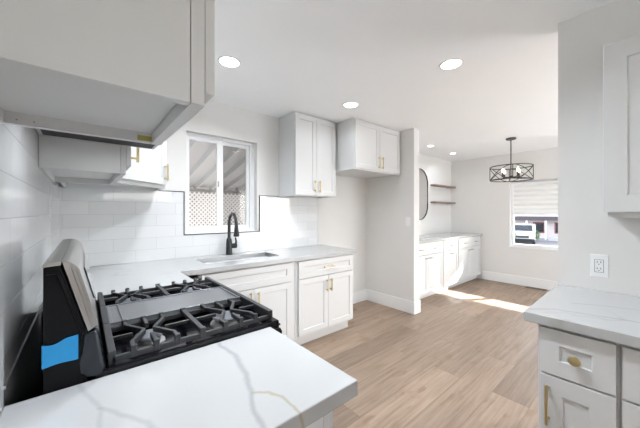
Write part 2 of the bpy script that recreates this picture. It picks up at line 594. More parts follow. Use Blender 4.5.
def link_mesh(name, mb, mat, parent=None, bevel=0.0, seg=2, merge=True):
    me = bpy.data.meshes.new(name)
    off = parent_world(parent) if parent is not None else Vector((0, 0, 0))
    base = off
    if parent is None:
        xs = [p.x for p in mb.v]; ys = [p.y for p in mb.v]; zs = [p.z for p in mb.v]
        base = Vector(((min(xs) + max(xs)) / 2, (min(ys) + max(ys)) / 2, min(zs)))
    me.from_pydata([tuple(p - base) for p in mb.v], [], mb.f)
    for p, sm in zip(me.polygons, mb.smooth):
        p.use_smooth = sm
    bm = bmesh.new(); bm.from_mesh(me)
    if merge:
        bmesh.ops.remove_doubles(bm, verts=bm.verts, dist=1e-5)
    bmesh.ops.recalc_face_normals(bm, faces=bm.faces)
    bm.to_mesh(me); bm.free()
    me.materials.append(mat)
    o = bpy.data.objects.new(name, me)
    COL.objects.link(o)
    if parent is not None:
        o.parent = parent
    else:
        o.location = base
    if any(mb.smooth):
        try:
            me.set_sharp_from_angle(angle=math.radians(40))
        except Exception:
            pass
    if bevel:
        b = o.modifiers.new('bevel', 'BEVEL')
        b.width = bevel; b.segments = seg; b.limit_method = 'ANGLE'; b.angle_limit = math.radians(40)
    return o

def parent_world(o):
    v = Vector((0, 0, 0))
    while o is not None:
        v += o.location; o = o.parent
    return v

def thing(name, label, cat, loc, group=None):
    o = bpy.data.objects.new(name, None)
    o.empty_display_size = 0.1
    o.location = loc
    COL.objects.link(o)
    o['label'] = label; o['category'] = cat
    if group: o['group'] = group
    return o

def tag(o, label, cat, group=None, kind=None):
    o['label'] = label; o['category'] = cat
    if group: o['group'] = group
    if kind: o['kind'] = kind
    return o

def struct(name, mb, mat, label=None, cat=None, bevel=0.0):
    o = link_mesh(name, mb, mat, None, bevel)
    o['kind'] = 'structure'
    if label: o['label'] = label
    o['category'] = cat or name.split('_')[0]
    return o

def dup(root, loc, label=None, group=None):
    r = root.copy(); COL.objects.link(r); r.location = loc
    if label: r['label'] = label
    if group: r['group'] = group
    for ch in list(root.children):
        c = ch.copy(); COL.objects.link(c); c.parent = r
        for g in list(ch.children):
            d = g.copy(); COL.objects.link(d); d.parent = c
    return r

def grid_solid(xs, ys, inside, z0, z1, mb=None, mapf=None):
    """solid slab from a cut grid; shared vertices, holes allowed"""
    mb = mb or MB()
    mapf = mapf or (lambda x, y, z: (x, y, z))
    nx, ny = len(xs), len(ys)
    idx = {}
    V = []; F = []
    def vid(i, j, t):
        k = (i, j, t)
        if k not in idx:
            idx[k] = len(V); V.append(mapf(xs[i], ys[j], z1 if t else z0))
        return idx[k]
    cell = lambda i, j: 0 <= i < nx - 1 and 0 <= j < ny - 1 and inside((xs[i] + xs[i + 1]) / 2, (ys[j] + ys[j + 1]) / 2)
    for i in range(nx - 1):
        for j in range(ny - 1):
            if not cell(i, j): continue
            q = [(i, j), (i + 1, j), (i + 1, j + 1), (i, j + 1)]
            F.append([vid(a, b, 1) for a, b in q]); F.append([vid(a, b, 0) for a, b in q])
            for (di, dj), (e0, e1) in (((0, -1), (0, 1)), ((1, 0), (1, 2)), ((0, 1), (2, 3)), ((-1, 0), (3, 0))):
                if not cell(i + di, j + dj):
                    F.append([vid(*q[e0], 0), vid(*q[e1], 0), vid(*q[e1], 1), vid(*q[e0], 1)])
    return mb.add(V, F)

# ------------------------------------------------------------------ room shell
XF, XR, YR = 6.26, 2.247, -2.464     # far wall, right wall face, end of the right wall
XN, YN = 3.431, -0.812               # niche partition
YB = -5.2                            # rear wall
struct('floor', MB().box(-0.14, XF + 0.14, YB - 0.12, 0.14, -0.1, 0.0), M['floor'], 'light oak plank floor running towards the dining window', 'floor')
struct('ceiling', MB().box(-0.14, XF + 0.14, YB - 0.12, 0.14, CEIL, CEIL + 0.1), M['ceiling'], 'smooth white ceiling with recessed lights', 'ceiling')
struct('wall_left', MB().box(-0.14, -0.018, YB - 0.12, 0.14, 0, CEIL), M['wall'], 'wall behind the range', 'wall')
def zmap_y(y0):
    return lambda a, b, t: (a, t, b)
WX0, WX1, WZ0, WZ1 = 0.858, 1.588, 1.128, 2.108
struct('wall_back', grid_solid([-0.018, WX0, WX1, XF + 0.14], [0, WZ0, WZ1, CEIL], lambda x, z: not (WX0 < x < WX1 and WZ0 < z < WZ1), 0.0, 0.14, mapf=lambda a, b, t: (a, t, b)), M['wall'], 'grey wall with the window over the sink', 'wall')
FY0, FY1, FZ0, FZ1 = -3.0, -1.098, 0.70, 1.915
struct('wall_far', grid_solid([YB, FY0, FY1, 0.0], [0, FZ0, FZ1, CEIL], lambda y, z: not (FY0 < y < FY1 and FZ0 < z < FZ1), XF, XF + 0.14, mapf=lambda a, b, t: (t, a, b)), M['wall'], 'far grey wall with the dining window', 'wall')
struct('wall_niche', MB().box(XN, XN + 0.128, YN, 0, 0, CEIL), M['wall'], 'short partition closing the empty fridge niche', 'wall')
struct('wall_right', MB().box(XR, XR + 0.12, -4.35, YR, 0, CEIL), M['wall'], 'grey wall above the right counter', 'wall')
# rear wall with two openings added for light (behind the camera)
def rear_in(x, z):
    return not (3.8 < x < 5.6 and z < 2.1) and not (0.4 < x < 1.9 and 1.6 < z < 2.1)
struct('wall_rear', grid_solid([-0.018, 0.4, 1.9, 3.8, 5.6, XF], [0, 1.6, 2.1, CEIL], rear_in, YB - 0.12, YB, mapf=lambda a, b, t: (a, t, b)), M['wall'], 'rear wall behind the camera', 'wall')

BH = 0.165
def base(name, mb, label):
    struct(name, mb, M['trim'], label, 'baseboard', bevel=0.003)
base('baseboard_back', MB().box(2.49, XN, -0.014, 0, 0, BH), 'white baseboard at the back of the fridge niche')
base('baseboard_niche', grid_solid([XN - 0.014, XN, XN + 0.128, XN + 0.142], [YN - 0.014, YN, -0.65, -0.014], lambda x, y: not (XN < x < XN + 0.128 and y > YN) and not (x > XN + 0.1 and y > -0.65), 0, BH), 'white baseboard wrapping the partition end')
base('baseboard_far', MB().box(XF - 0.014, XF, YB, -0.62, 0, BH), 'white baseboard under the dining window')
base('baseboard_right', MB().box(XR + 0.12, XR + 0.134, -4.35, YR, 0, BH), 'white baseboard on the dining side of the right wall')

# backsplash tile
TT = 1.525
tb = grid_solid([-0.010, 0.836, WX0, WX1, 1.616, 2.455], [0.914, WZ0, TT], lambda x, z: not (0.836 < x < 1.616 and z > WZ0), -0.008, 0.0, mapf=lambda a, b, t: (a, t, b))
struct('backsplash_back', tb, M['tile_back'], 'white subway tile backsplash around the sink window', 'backsplash')
tl = grid_solid([-3.6, -1.96, -1.908, -1.3, -1.135, -0.0], [0.914, 0.957, TT, 1.70], lambda y, z: not (z < 0.957 and -1.908 < y < -1.135) and not (z > TT and not (-1.96 < y < -1.3)), -0.018, -0.010, mapf=lambda a, b, t: (t, a, b))
struct('backsplash_left', tl, M['tile_left'], 'glossy white tile wall behind the range', 'backsplash')
# dark edge trims
t = MB()
t.box(0.60, 0.836, -0.010, 0.0, TT, TT + 0.007).box(0.832, 0.840, -0.011, 0.0, WZ0 - 0.004, TT + 0.007)
t.box(0.836, 1.616, -0.011, 0.0, WZ0 - 0.006, WZ0 + 0.002).box(1.612, 1.620, -0.011, 0.0, WZ0 - 0.004, TT + 0.002)
t.box(1.616, 1.866, -0.010, 0.0, TT - 0.004, TT + 0.003)
struct('trim_1', t, M['black_metal'], 'thin dark metal edging around the tile at the sink window', 'trim')
struct('trim_2', MB().box(2.455, 2.460, -0.010, 0.0, 0.914, 1.52), M['alu'], 'thin metal edging where the tile ends beside the fridge niche', 'trim')
struct('trim_3', MB().box(-0.018, -0.007, -1.908, -1.135, 0.950, 0.957), M['alu'], 'thin metal edging under the tile behind the range', 'trim')
struct('sill_trim_4' if False else 'trim_4', MB().box(WX0, WX1, -0.004, 0.07, WZ0 - 0.0005, WZ0 + 0.006), M['vinyl'], 'white sill of the sink window', 'trim')

# ------------------------------------------------------------------ windows
def window_sink():
    w = thing('window_1', 'white sliding window over the sink', 'window', ((WX0 + WX1) / 2, 0.09, WZ0)); w['kind'] = 'structure'
    y0, y1 = 0.065, 0.125
    a, b, c, d = WX0, WX1, WZ0 + 0.006, WZ1
    link_mesh('window_frame', grid_solid([a, a + 0.028, b - 0.05, b], [c, c + 0.03, d - 0.03, d], lambda x, z: x < a + 0.028 or x > b - 0.05 or z < c + 0.03 or z > d - 0.03, y0, y1, mapf=lambda p, q, t: (p, t, q)), M['vinyl'], w, 0.002)
    def sash(x0, x1, ya, yb, fw0, fw1):
        z0, z1 = c + 0.03, d - 0.03
        s = link_mesh('sash', grid_solid([x0, x0 + fw0, x1 - fw1, x1], [z0, z0 + 0.034, z1 - 0.03, z1], lambda x, z: x < x0 + fw0 or x > x1 - fw1 or z < z0 + 0.034 or z > z1 - 0.03, ya, yb, mapf=lambda p, q, t: (p, t, q)), M['vinyl'], w, 0.002)
        link_mesh('pane', MB().box(x0 + fw0 - 0.004, x1 - fw1 + 0.004, (ya + yb) / 2 - 0.002, (ya + yb) / 2 + 0.002, z0 + 0.03, z1 - 0.026), M['glass'], s)
        return s
    s1 = sash(a + 0.028, 1.225, 0.070, 0.092, 0.018, 0.055)
    s2 = sash(1.205, b - 0.05, 0.096, 0.118, 0.04, 0.030)
    link_mesh('insect_screen', MB().box(1.24, b - 0.078, 0.121, 0.1225, c + 0.06, d - 0.055), M['screen'], s2)
    link_mesh('latch', MB().box(1.178, 1.192, 0.060, 0.070, 1.60, 1.66), M['nickel'], s1, 0.002)
window_sink()

def window_dining():
    w = thing('window_2', 'white dining window half covered by a blind', 'window', (XF + 0.08, (FY0 + FY1) / 2, FZ0)); w['kind'] = 'structure'
    x0, x1 = XF + 0.065, XF + 0.125
    a, b, c, d = FY0, FY1, FZ0, FZ1
    fw = 0.05
    link_mesh('window_frame', grid_solid([a, a + fw, b - fw, b], [c, c + fw, d - fw, d], lambda y, z: y < a + fw or y > b - fw or z < c + fw or z > d - fw, x0, x1, mapf=lambda p, q, t: (t, p, q)), M['vinyl'], w, 0.003)
    link_mesh('mullion', MB().box(x0, x1, -2.09, -2.03, c + fw, d - fw), M['vinyl'], w, 0.002)
    for y0_, y1_ in ((a + fw, -2.09), (-2.03, b - fw)):
        link_mesh('pane', MB().box(x0 + 0.02, x0 + 0.024, y0_, y1_, c + fw, d - fw), M['glass'], w)
    link_mesh('window_sill', MB().box(XF - 0.012, x0, a - 0.012, b + 0.012, c - 0.018, c + 0.004), M['trim'], w, 0.003)
    link_mesh('jamb_liner', MB().box(XF - 0.004, x0, b - 0.006, b, c, d), M['trim'], w)
window_dining()
for nm, (x0, x1, z0, z1), lab in (('window_3', (3.8, 5.6, 0.0, 2.1), 'added unseen door opening behind the camera, letting in daylight'), ('window_4', (0.4, 1.9, 1.6, 2.1), 'added unseen high opening behind the camera, letting in daylight'),):  # frames of unseen openings, added so daylight enters from the rear
    m_ = (x0 + x1) / 2
    struct(nm, grid_solid([x0, x0 + 0.05, m_ - 0.03, m_ + 0.03, x1 - 0.05, x1], [z0, z0 + 0.05, z1 - 0.05, z1], lambda x, z: x < x0 + 0.05 or x > x1 - 0.05 or z < z0 + 0.05 or z > z1 - 0.05 or abs(x - m_) < 0.03, YB - 0.09, YB - 0.04, mapf=lambda a, b, t: (a, t, b)), M['vinyl'], lab, 'window')

# ------------------------------------------------------------------ cabinets
def bar_pull(fr, a, b, c, length, vertical, parent, mat=None, r=0.0052, stand=0.030, over=0.018):
    mb = MB()
    h = length / 2
    if vertical:
        mb.fbox(fr, a - r, a + r, b - h, b + h, c + stand - r, c + stand + r)
        for s_ in (-1, 1):
            q = b + s_ * (h - over)
            mb.fbox(fr, a - r * 0.9, a + r * 0.9, q - r * 0.9, q + r * 0.9, c, c + stand)
    else:
        mb.fbox(fr, a - h, a + h, b - r, b + r, c + stand - r, c + stand + r)
        for s_ in (-1, 1):
            q = a + s_ * (h - over)
            mb.fbox(fr, q - r * 0.9, q + r * 0.9, b - r * 0.9, b + r * 0.9, c, c + stand)
    return link_mesh('handle', mb, mat or M['brass'], parent, 0.0012)

def carcass(fr, W, D, z0, z1, open_bottom=0.02, th=0.018, ff=0.019, stile=0.038, rail=0.038):
    """box of panels behind a face frame; a along the front, c = 0 at the face frame's front, going back to -D"""
    body = MB()
    body.fbox(fr, 0, th, z0, z1, -D, -ff - 0.0012).fbox(fr, W - th, W, z0, z1, -D, -ff - 0.0012)
    body.fbox(fr, th, W - th, z0, z1, -D, -D + 0.008)
    body.fbox(fr, th, W - th, z0 + open_bottom, z0 + open_bottom + th, -D + 0.008, -ff - 0.0012)
    body.fbox(fr, th, W - th, z1 - th, z1, -D + 0.008, -ff - 0.0012)
    face = MB()
    face.fbox(fr, 0, stile, z0, z1, -ff, 0).fbox(fr, W - stile, W, z0, z1, -ff, 0)
    face.fbox(fr, stile, W - stile, z1 - rail, z1, -ff, 0).fbox(fr, stile, W - stile, z0, z0 + rail, -ff, 0)
    return body, face

def cabinet(name, label, cat, fr, W, D, z0, z1, fronts, group=None, toe=0.0, toe_back=0.075, ob=0.02, ff=0.019, door_t=0.019, gap=0.002, extra_rails=(), mat=None, toe_ext=(0, 0)):
    """fronts: list of dicts kind door/drawer, a0 a1 b0 b1 (absolute z), handle=(type, a, b, length)"""
    mat = mat or M['cab']
    group = group or ('white base cabinets' if toe else 'white upper cabinets')
    cpos = fr(W / 2, 0, -D / 2)
    t = thing(name, label, cat, (cpos.x, cpos.y, 0 if toe else z0), group)
    body, face = carcass(fr, W, D, z0, z1, ob, ff=ff)
    for a0, a1, b0, b1 in extra_rails:
        face.fbox(fr, a0, a1, b0, b1, -ff, 0)
    link_mesh('carcass', body, mat, t, 0.0008)
    link_mesh('face_frame', face, mat, t, 0.0008)
    if toe:
        link_mesh('toe_kick', MB().fbox(fr, toe_ext[0], W - toe_ext[1], 0, toe, -D, -toe_back), mat, t, 0.001)
    for F in fronts:
        d = link_mesh(F['kind'], MB().shaker(fr, F['a0'], F['a1'], F['b0'], F['b1'], gap, gap + door_t, F.get('w', 0.055)), mat, t, 0.0012)
        for h in F.get('handles', ()):
            kind, a, b, ln = h[:4]
            if kind == 'v': bar_pull(fr, a, b, gap + door_t, ln, True, d, F.get('hm'))
            elif kind == 'h': bar_pull(fr, a, b, gap + door_t, ln, False, d, F.get('hm'))
            elif kind == 'k':
                mb = MB()
                c = gap + door_t
                rings = []
                prof = [(0.006, 0), (0.006, 0.012), (0.017, 0.016), (0.019, 0.021), (0.016, 0.026), (0.006, 0.028)]
                n = 20
                V = [fr(a + 1.06 * r_ * math.cos(2 * math.pi * j / n), b + r_ * math.sin(2 * math.pi * j / n), c + hh) for r_, hh in prof for j in range(n)]
                Fs = [(i * n + j, i * n + (j + 1) % n, (i + 1) * n + (j + 1) % n, (i + 1) * n + j) for i in range(len(prof) - 1) for j in range(n)]
                Fs += [tuple(range(n)), tuple((len(prof) - 1) * n + j for j in range(n))]
                mb.add(V, Fs, True)
                link_mesh('knob', mb, M['brass'], d)
    return t

# frames: facing -Y (window run), facing +X (left run), facing -X (right run)
def face_south(x0, y): return Fr((x0, y, 0), (1, 0, 0), (0, -1, 0))
def face_east(y0, x): return Fr((x, y0, 0), (0, 1, 0), (1, 0, 0))
def face_west(y0, x): return Fr((x, y0, 0), (0, -1, 0), (-1, 0, 0))

# --- uppers
# over the near counter (large in the upper left of the view)
UZ = 1.515
NZ = UZ
fr = face_east(-2.324, 0.280)
c = cabinet('upper_cabinet', 'white upper cabinet over the nearest countertop, its side and open underside filling the upper left', 'cabinet', fr, 0.365, 0.288, NZ, CEIL - 0.006, [
    dict(kind='door', a0=0.008, a1=0.357, b0=NZ + 0.026, b1=CEIL - 0.03, handles=[('v', 0.315, NZ + 0.18, 0.13)])], ob=0.024, ff=0.022, door_t=0.017, gap=0.003)
link_mesh('corner_bracket', MB().box(0.226, 0.2575, -1.9785, -1.9770, NZ + 0.003, NZ + 0.0155), M['old_brass'], c)
link_mesh('corner_bracket', MB().box(0.236, 0.2575, -2.3055, -2.2960, NZ + 0.003, NZ + 0.0155), M['nickel'], c)
for x_ in (0.018, 0.043):
    link_mesh('screw', MB().lathe([(0.0016, 0), (0.0016, 0.0012)], (x_, -1.9782, NZ + 0.009), 'y', 8), M['nickel'], c)

# slim hood and short cabinet over the range
t = thing('range_hood', 'slim white range hood over the range, only its dark underside edge showing', 'range hood', (0.18, -1.632, 1.625))
link_mesh('shell', grid_solid([-0.008, 0.004, 0.362, 0.374], [-1.950, -1.938, -1.320, -1.308], lambda x, y: not (0.004 < x < 0.362 and -1.938 < y < -1.320), 1.630, 1.695, MB().box(-0.008, 0.374, -1.950, -1.308, 1.695, 1.705)), M['cab'], t, 0.001)
link_mesh('filter', MB().box(0.004, 0.362, -1.938, -1.320, 1.6305, 1.638), M['dark'], t)
link_mesh('light_switch', MB().box(0.3, 0.34, -1.66, -1.60, 1.625, 1.6305), M['slot'], t)
link_mesh('fill_lens', MB().lathe([(0.0, -0.003), (0.032, -0.003), (0.034, 0.0), (0.0, 0.0)], (0.20, -1.76, 1.6305), n=20), M['lens'], t)  # glowing disc added for the fill under the hood
hl = bpy.data.lights.new('hood_fill', 'AREA'); hl.shape = 'DISK'; hl.size = 0.06; hl.energy = HOOD_FILL_WATTS; hl.color = (0.94, 0.985, 1.05)  # added fill that brightens the left tile wall
hl_o = bpy.data.objects.new('hood_fill', hl); hl_o.location = (0.20, -1.76, 1.626); COL.objects.link(hl_o)
fr = face_east(-1.950, 0.266)
cabinet('upper_cabinet', 'short white upper cabinet above the range hood, mostly hidden by the nearest upper cabinet', 'cabinet', fr, 0.640, 0.274, 1.706, CEIL - 0.006, [
    dict(kind='door', a0=0.008, a1=0.318, b0=1.72, b1=CEIL - 0.03, handles=[('v', 0.285, 1.82, 0.13)]),
    dict(kind='door', a0=0.322, a1=0.632, b0=1.72, b1=CEIL - 0.03, handles=[('v', 0.355, 1.82, 0.13)])])

fr = face_east(-1.303, 0.266)
cabinet('upper_cabinet', 'white upper cabinet on the tiled wall beyond the range, its grey side facing us', 'cabinet', fr, 0.655, 0.275, UZ - 0.008, CEIL - 0.006, [
    dict(kind='door', a0=0.010, a1=0.326, b0=UZ + 0.03, b1=CEIL - 0.03, handles=[('v', 0.045, UZ + 0.12, 0.13)]),
    dict(kind='door', a0=0.330, a1=0.645, b0=UZ + 0.03, b1=CEIL - 0.03, handles=[('v', 0.610, UZ + 0.12, 0.13)])], ob=0.03)

def corner_upper():
    """diagonal corner cabinet: pentagon body, one slanting door"""
    z0, z1 = UZ + 0.008, CEIL - 0.006
    t = thing('corner_upper_cabinet', 'white corner upper cabinet with a slanted door left of the sink window', 'cabinet', (0.25, -0.25, z0))
    A, B = Vector((0.275, -0.630, 0)), Vector((0.612, -0.300, 0))
    out = [(0.010, -0.010), (0.612, -0.010), (B.x, B.y), (A.x, A.y), (0.010, -0.630)]
    body = MB()
    n = len(out)
    inner = [(0.028, -0.028), (0.594, -0.028), (0.594, -0.306), (0.280, -0.612), (0.028, -0.612)]
    V = [(x, y, z) for z in (z0, z1) for x, y in out] + [(x, y, z0) for x, y in inner] + [(x, y, z0 + 0.03) for x, y in inner]
    F = [tuple(range(n, 2 * n))]
    for i in range(n):
        j = (i + 1) % n
        F += [(i, j, n + j, n + i), (i, j, 2 * n + j, 2 * n + i), (2 * n + i, 2 * n + j, 3 * n + j, 3 * n + i)]
    F.append(tuple(range(3 * n, 4 * n)))
    body.add(V, F)
    link_mesh('carcass', body, M['cab'], t, 0.001)
    u = (B - A); Wd = u.length
    nrm = Vector((u.y, -u.x, 0)).normalized()
    fr = Fr(A, u, nrm)
    face = MB()
    face.fbox(fr, 0, 0.035, z0, z1, 0.0, 0.012).fbox(fr, Wd - 0.035, Wd, z0, z1, 0, 0.012)
    face.fbox(fr, 0.035, Wd - 0.035, z0, z0 + 0.035, 0, 0.012).fbox(fr, 0.035, Wd - 0.035, z1 - 0.035, z1, 0, 0.012)
    link_mesh('face_frame', face, M['cab'], t, 0.001)
    d = link_mesh('door', MB().shaker(fr, 0.012, Wd - 0.012, z0 + 0.03, z1 - 0.03, 0.014, 0.033), M['cab'], t, 0.0012)
    bar_pull(fr, Wd - 0.045, z0 + 0.125, 0.033, 0.13, True, d)
corner_upper()

AZ = 1.521
fr = face_south(1.869, -0.310)
cabinet('upper_cabinet', 'tall white two-door upper cabinet right of the sink window', 'cabinet', fr, 0.610, 0.308, AZ, CEIL - 0.006, [
    dict(kind='door', a0=0.006, a1=0.303, b0=AZ + 0.012, b1=CEIL - 0.022, handles=[('v', 0.272, AZ + 0.115, 0.135)]),
    dict(kind='door', a0=0.307, a1=0.604, b0=AZ + 0.012, b1=CEIL - 0.022, handles=[('v', 0.340, AZ + 0.115, 0.135)])], ob=0.015)
BZ = 1.843
fr = face_south(2.512, -0.594)
cabinet('upper_cabinet', 'short deep white upper cabinet over the empty fridge niche', 'cabinet', fr, 0.916, 0.590, BZ, CEIL - 0.006, [
    dict(kind='door', a0=0.012, a1=0.456, b0=BZ + 0.014, b1=CEIL - 0.022, handles=[('v', 0.424, BZ + 0.115, 0.15)]),
    dict(kind='door', a0=0.460, a1=0.904, b0=BZ + 0.014, b1=CEIL - 0.022, handles=[('v', 0.492, BZ + 0.115, 0.15)])], ob=0.012)
fr = face_west(-2.690, 1.918)
cabinet('upper_cabinet', 'white upper cabinet on the right wall above the outlet', 'cabinet', fr, 0.70, 0.328, 1.312, 2.082, [
    dict(kind='door', a0=-0.012, a1=0.346, b0=1.336, b1=2.077, w=0.072, handles=[('v', 0.31, 1.45, 0.13)]),
    dict(kind='door', a0=0.350, a1=0.706, b0=1.336, b1=2.077, w=0.072, handles=[('v', 0.386, 1.45, 0.13)])], ob=0.015)

# --- base cabinets
CT0, CT1 = 0.875, 0.914
BT = CT0 - 0.0015
def pair_base(name, label, fr, W, D, split, drawer=True, group=None, handles='brass', **kw): pass

# sink base: false drawer front over two doors
fr = face_south(0.640, -0.609)
c = cabinet('sink_base_cabinet', 'white sink base cabinet with a wide false drawer front over two doors', 'cabinet', fr, 1.030, 0.595, 0.115, BT, [
    dict(kind='false_drawer_front', a0=0.163, a1=0.983, b0=0.690, b1=0.862),
    dict(kind='door', a0=0.163, a1=0.589, b0=0.135, b1=0.680, handles=[('v', 0.555, 0.598, 0.13)]),
    dict(kind='door', a0=0.593, a1=0.983, b0=0.135, b1=0.680, handles=[('v', 0.627, 0.590, 0.13)])],
    toe=0.115, extra_rails=[(-0.030, 0.0, 0.115, BT), (0.038, 0.145, 0.115, BT), (0.038, 0.992, 0.668, 0.70)])
fr = face_south(1.676, -0.609)
cabinet('base_cabinet', 'white base cabinet with one drawer over two doors at the fridge niche end', 'cabinet', fr, 0.800, 0.595, 0.115, BT, [
    dict(kind='drawer', a0=0.028, a1=0.785, b0=0.690, b1=0.858, handles=[('h', 0.408, 0.773, 0.150)]),
    dict(kind='door', a0=0.028, a1=0.405, b0=0.135, b1=0.682, handles=[('v', 0.380, 0.580, 0.13)]),
    dict(kind='door', a0=0.409, a1=0.785, b0=0.135, b1=0.682, handles=[('v', 0.436, 0.580, 0.13)])],
    toe=0.115, extra_rails=[(0.038, 0.762, 0.668, 0.70)])
# left run corner base (between the range and the corner)
fr = face_east(-1.133, 0.609)
cabinet('base_cabinet', 'white base cabinet between the range and the window-side counter corner', 'cabinet', fr, 0.522, 0.615, 0.115, BT, [
    dict(kind='drawer', a0=0.012, a1=0.40, b0=0.690, b1=0.858, handles=[('h', 0.206, 0.773, 0.13)]),
    dict(kind='door', a0=0.012, a1=0.40, b0=0.135, b1=0.682, handles=[('v', 0.05, 0.580, 0.13)])], toe=0.115)
# near base (this side of the range)
fr = face_east(-2.318, 0.572)
cabinet('base_cabinet', 'white base cabinet under the nearest countertop, its end panel facing us', 'cabinet', fr, 0.402, 0.580, 0.115, BT, [
    dict(kind='drawer', a0=0.010, a1=0.392, b0=0.690, b1=0.858, handles=[('h', 0.201, 0.773, 0.13)]),
    dict(kind='door', a0=0.010, a1=0.392, b0=0.135, b1=0.682, handles=[('v', 0.36, 0.580, 0.13)])], toe=0.115)
# right run
fr = face_west(-2.505, 1.601)
cabinet('base_cabinet', 'narrow white base cabinet with a brass oval knob under the right counter', 'cabinet', fr, 0.238, 0.640, 0.115, BT, [
    dict(kind='drawer', a0=0.011, a1=0.230, b0=0.674, b1=0.858, w=0.062, handles=[('k', 0.120, 0.762, 0)]),
    dict(kind='door', a0=0.011, a1=0.230, b0=0.135, b1=0.666, w=0.070, handles=[('v', 0.037, 0.556, 0.16)])],
    toe=0.115, extra_rails=[(0.038, 0.2, 0.655, 0.69)])
fr = face_west(-2.744, 1.601)
cabinet('base_cabinet', 'white drawer base cabinet cut by the right edge of the picture', 'cabinet', fr, 0.50, 0.640, 0.115, BT, [
    dict(kind='drawer', a0=0.006, a1=0.488, b0=0.674, b1=0.858, handles=[('h', 0.247, 0.762, 0.15)]),
    dict(kind='drawer', a0=0.006, a1=0.488, b0=0.405, b1=0.666, handles=[('h', 0.247, 0.535, 0.15)]),
    dict(kind='drawer', a0=0.006, a1=0.488, b0=0.135, b1=0.397, handles=[('h', 0.247, 0.265, 0.15)])], toe=0.115)
# nook run
NK = dict(hm=M['nickel'])
fr = face_south(3.70, -0.585)
cabinet('base_cabinet', 'white two-drawer base cabinet in the nook, beside the partition', 'cabinet', fr, 0.96, 0.570, 0.09, BT, [
    dict(kind='drawer', a0=0.012, a1=0.470, b0=0.690, b1=0.860, handles=[('h', 0.25, 0.775, 0.10)], **NK),
    dict(kind='drawer', a0=0.476, a1=0.945, b0=0.690, b1=0.860, handles=[('h', 0.69, 0.775, 0.10)], **NK),
    dict(kind='door', a0=0.012, a1=0.470, b0=0.10, b1=0.682, handles=[('h', 0.41, 0.635, 0.08)], **NK),
    dict(kind='door', a0=0.476, a1=0.945, b0=0.10, b1=0.682, handles=[('h', 0.536, 0.635, 0.08)], **NK)], toe=0.09, toe_back=0.06)
fr = face_south(4.66, -0.585)
cabinet('base_cabinet', 'white single-drawer base cabinet in the middle of the nook counter', 'cabinet', fr, 0.56, 0.570, 0.09, BT, [
    dict(kind='drawer', a0=0.012, a1=0.548, b0=0.690, b1=0.860, handles=[('h', 0.28, 0.775, 0.10)], **NK),
    dict(kind='door', a0=0.012, a1=0.548, b0=0.10, b1=0.682, handles=[('h', 0.28, 0.635, 0.10)], **NK)], toe=0.09, toe_back=0.06)
fr = face_south(5.22, -0.585)
cabinet('base_cabinet', 'white two-drawer base cabinet in the nook, against the far wall', 'cabinet', fr, 1.03, 0.570, 0.09, BT, [
    dict(kind='drawer', a0=0.012, a1=0.500, b0=0.690, b1=0.860, handles=[('h', 0.26, 0.775, 0.10)], **NK),
    dict(kind='drawer', a0=0.506, a1=1.005, b0=0.690, b1=0.860, handles=[('h', 0.74, 0.775, 0.10)], **NK),
    dict(kind='door', a0=0.012, a1=0.500, b0=0.10, b1=0.682, handles=[('h', 0.44, 0.635, 0.08)], **NK),
    dict(kind='door', a0=0.506, a1=1.005, b0=0.10, b1=0.682, handles=[('h', 0.566, 0.635, 0.08)], **NK)], toe=0.09, toe_back=0.06)
tag(link_mesh('filler_panel', MB().box(XN + 0.143, 3.699, -0.604, -0.585, 0.0, BT), M['cab'], None, 0.001), 'white filler strip between partition end and nook cabinets', 'panel')

# ------------------------------------------------------------------ countertops
SX0, SX1, SY0, SY1 = 0.892, 1.602, -0.462, -0.158
o = link_mesh('countertop', grid_solid([-0.010, 0.648, SX0, SX1, 2.505], [-1.135, -0.648, SY0, SY1, -0.008], lambda x, y: (x < 0.648 or y > -0.648) and not (SX0 < x < SX1 and SY0 < y < SY1), CT0, CT1), M['quartz'], None, 0.003)
tag(o, 'white quartz countertop around the sink, turning the corner to the range', 'countertop', 'stone countertops')
o = link_mesh('countertop', MB().box(-0.010, 0.648, -2.340, -1.908, CT0, CT1), M['quartz_near'], None, 0.003)
tag(o, 'white quartz countertop with grey veins this side of the range', 'countertop', 'stone countertops')
o = link_mesh('countertop', MB().box(1.553, XR, -3.26, -2.464, CT0, CT1), M['quartz_right'], None, 0.003)
tag(o, 'white quartz countertop under the outlet along the right wall', 'countertop', 'stone countertops')
o = link_mesh('countertop', MB().box(XN + 0.13, XF, -0.630, 0.0, CT0, CT1), M['quartz'], None, 0.003)
tag(o, 'white countertop in the nook under the round-ended mirror', 'countertop', 'stone countertops')

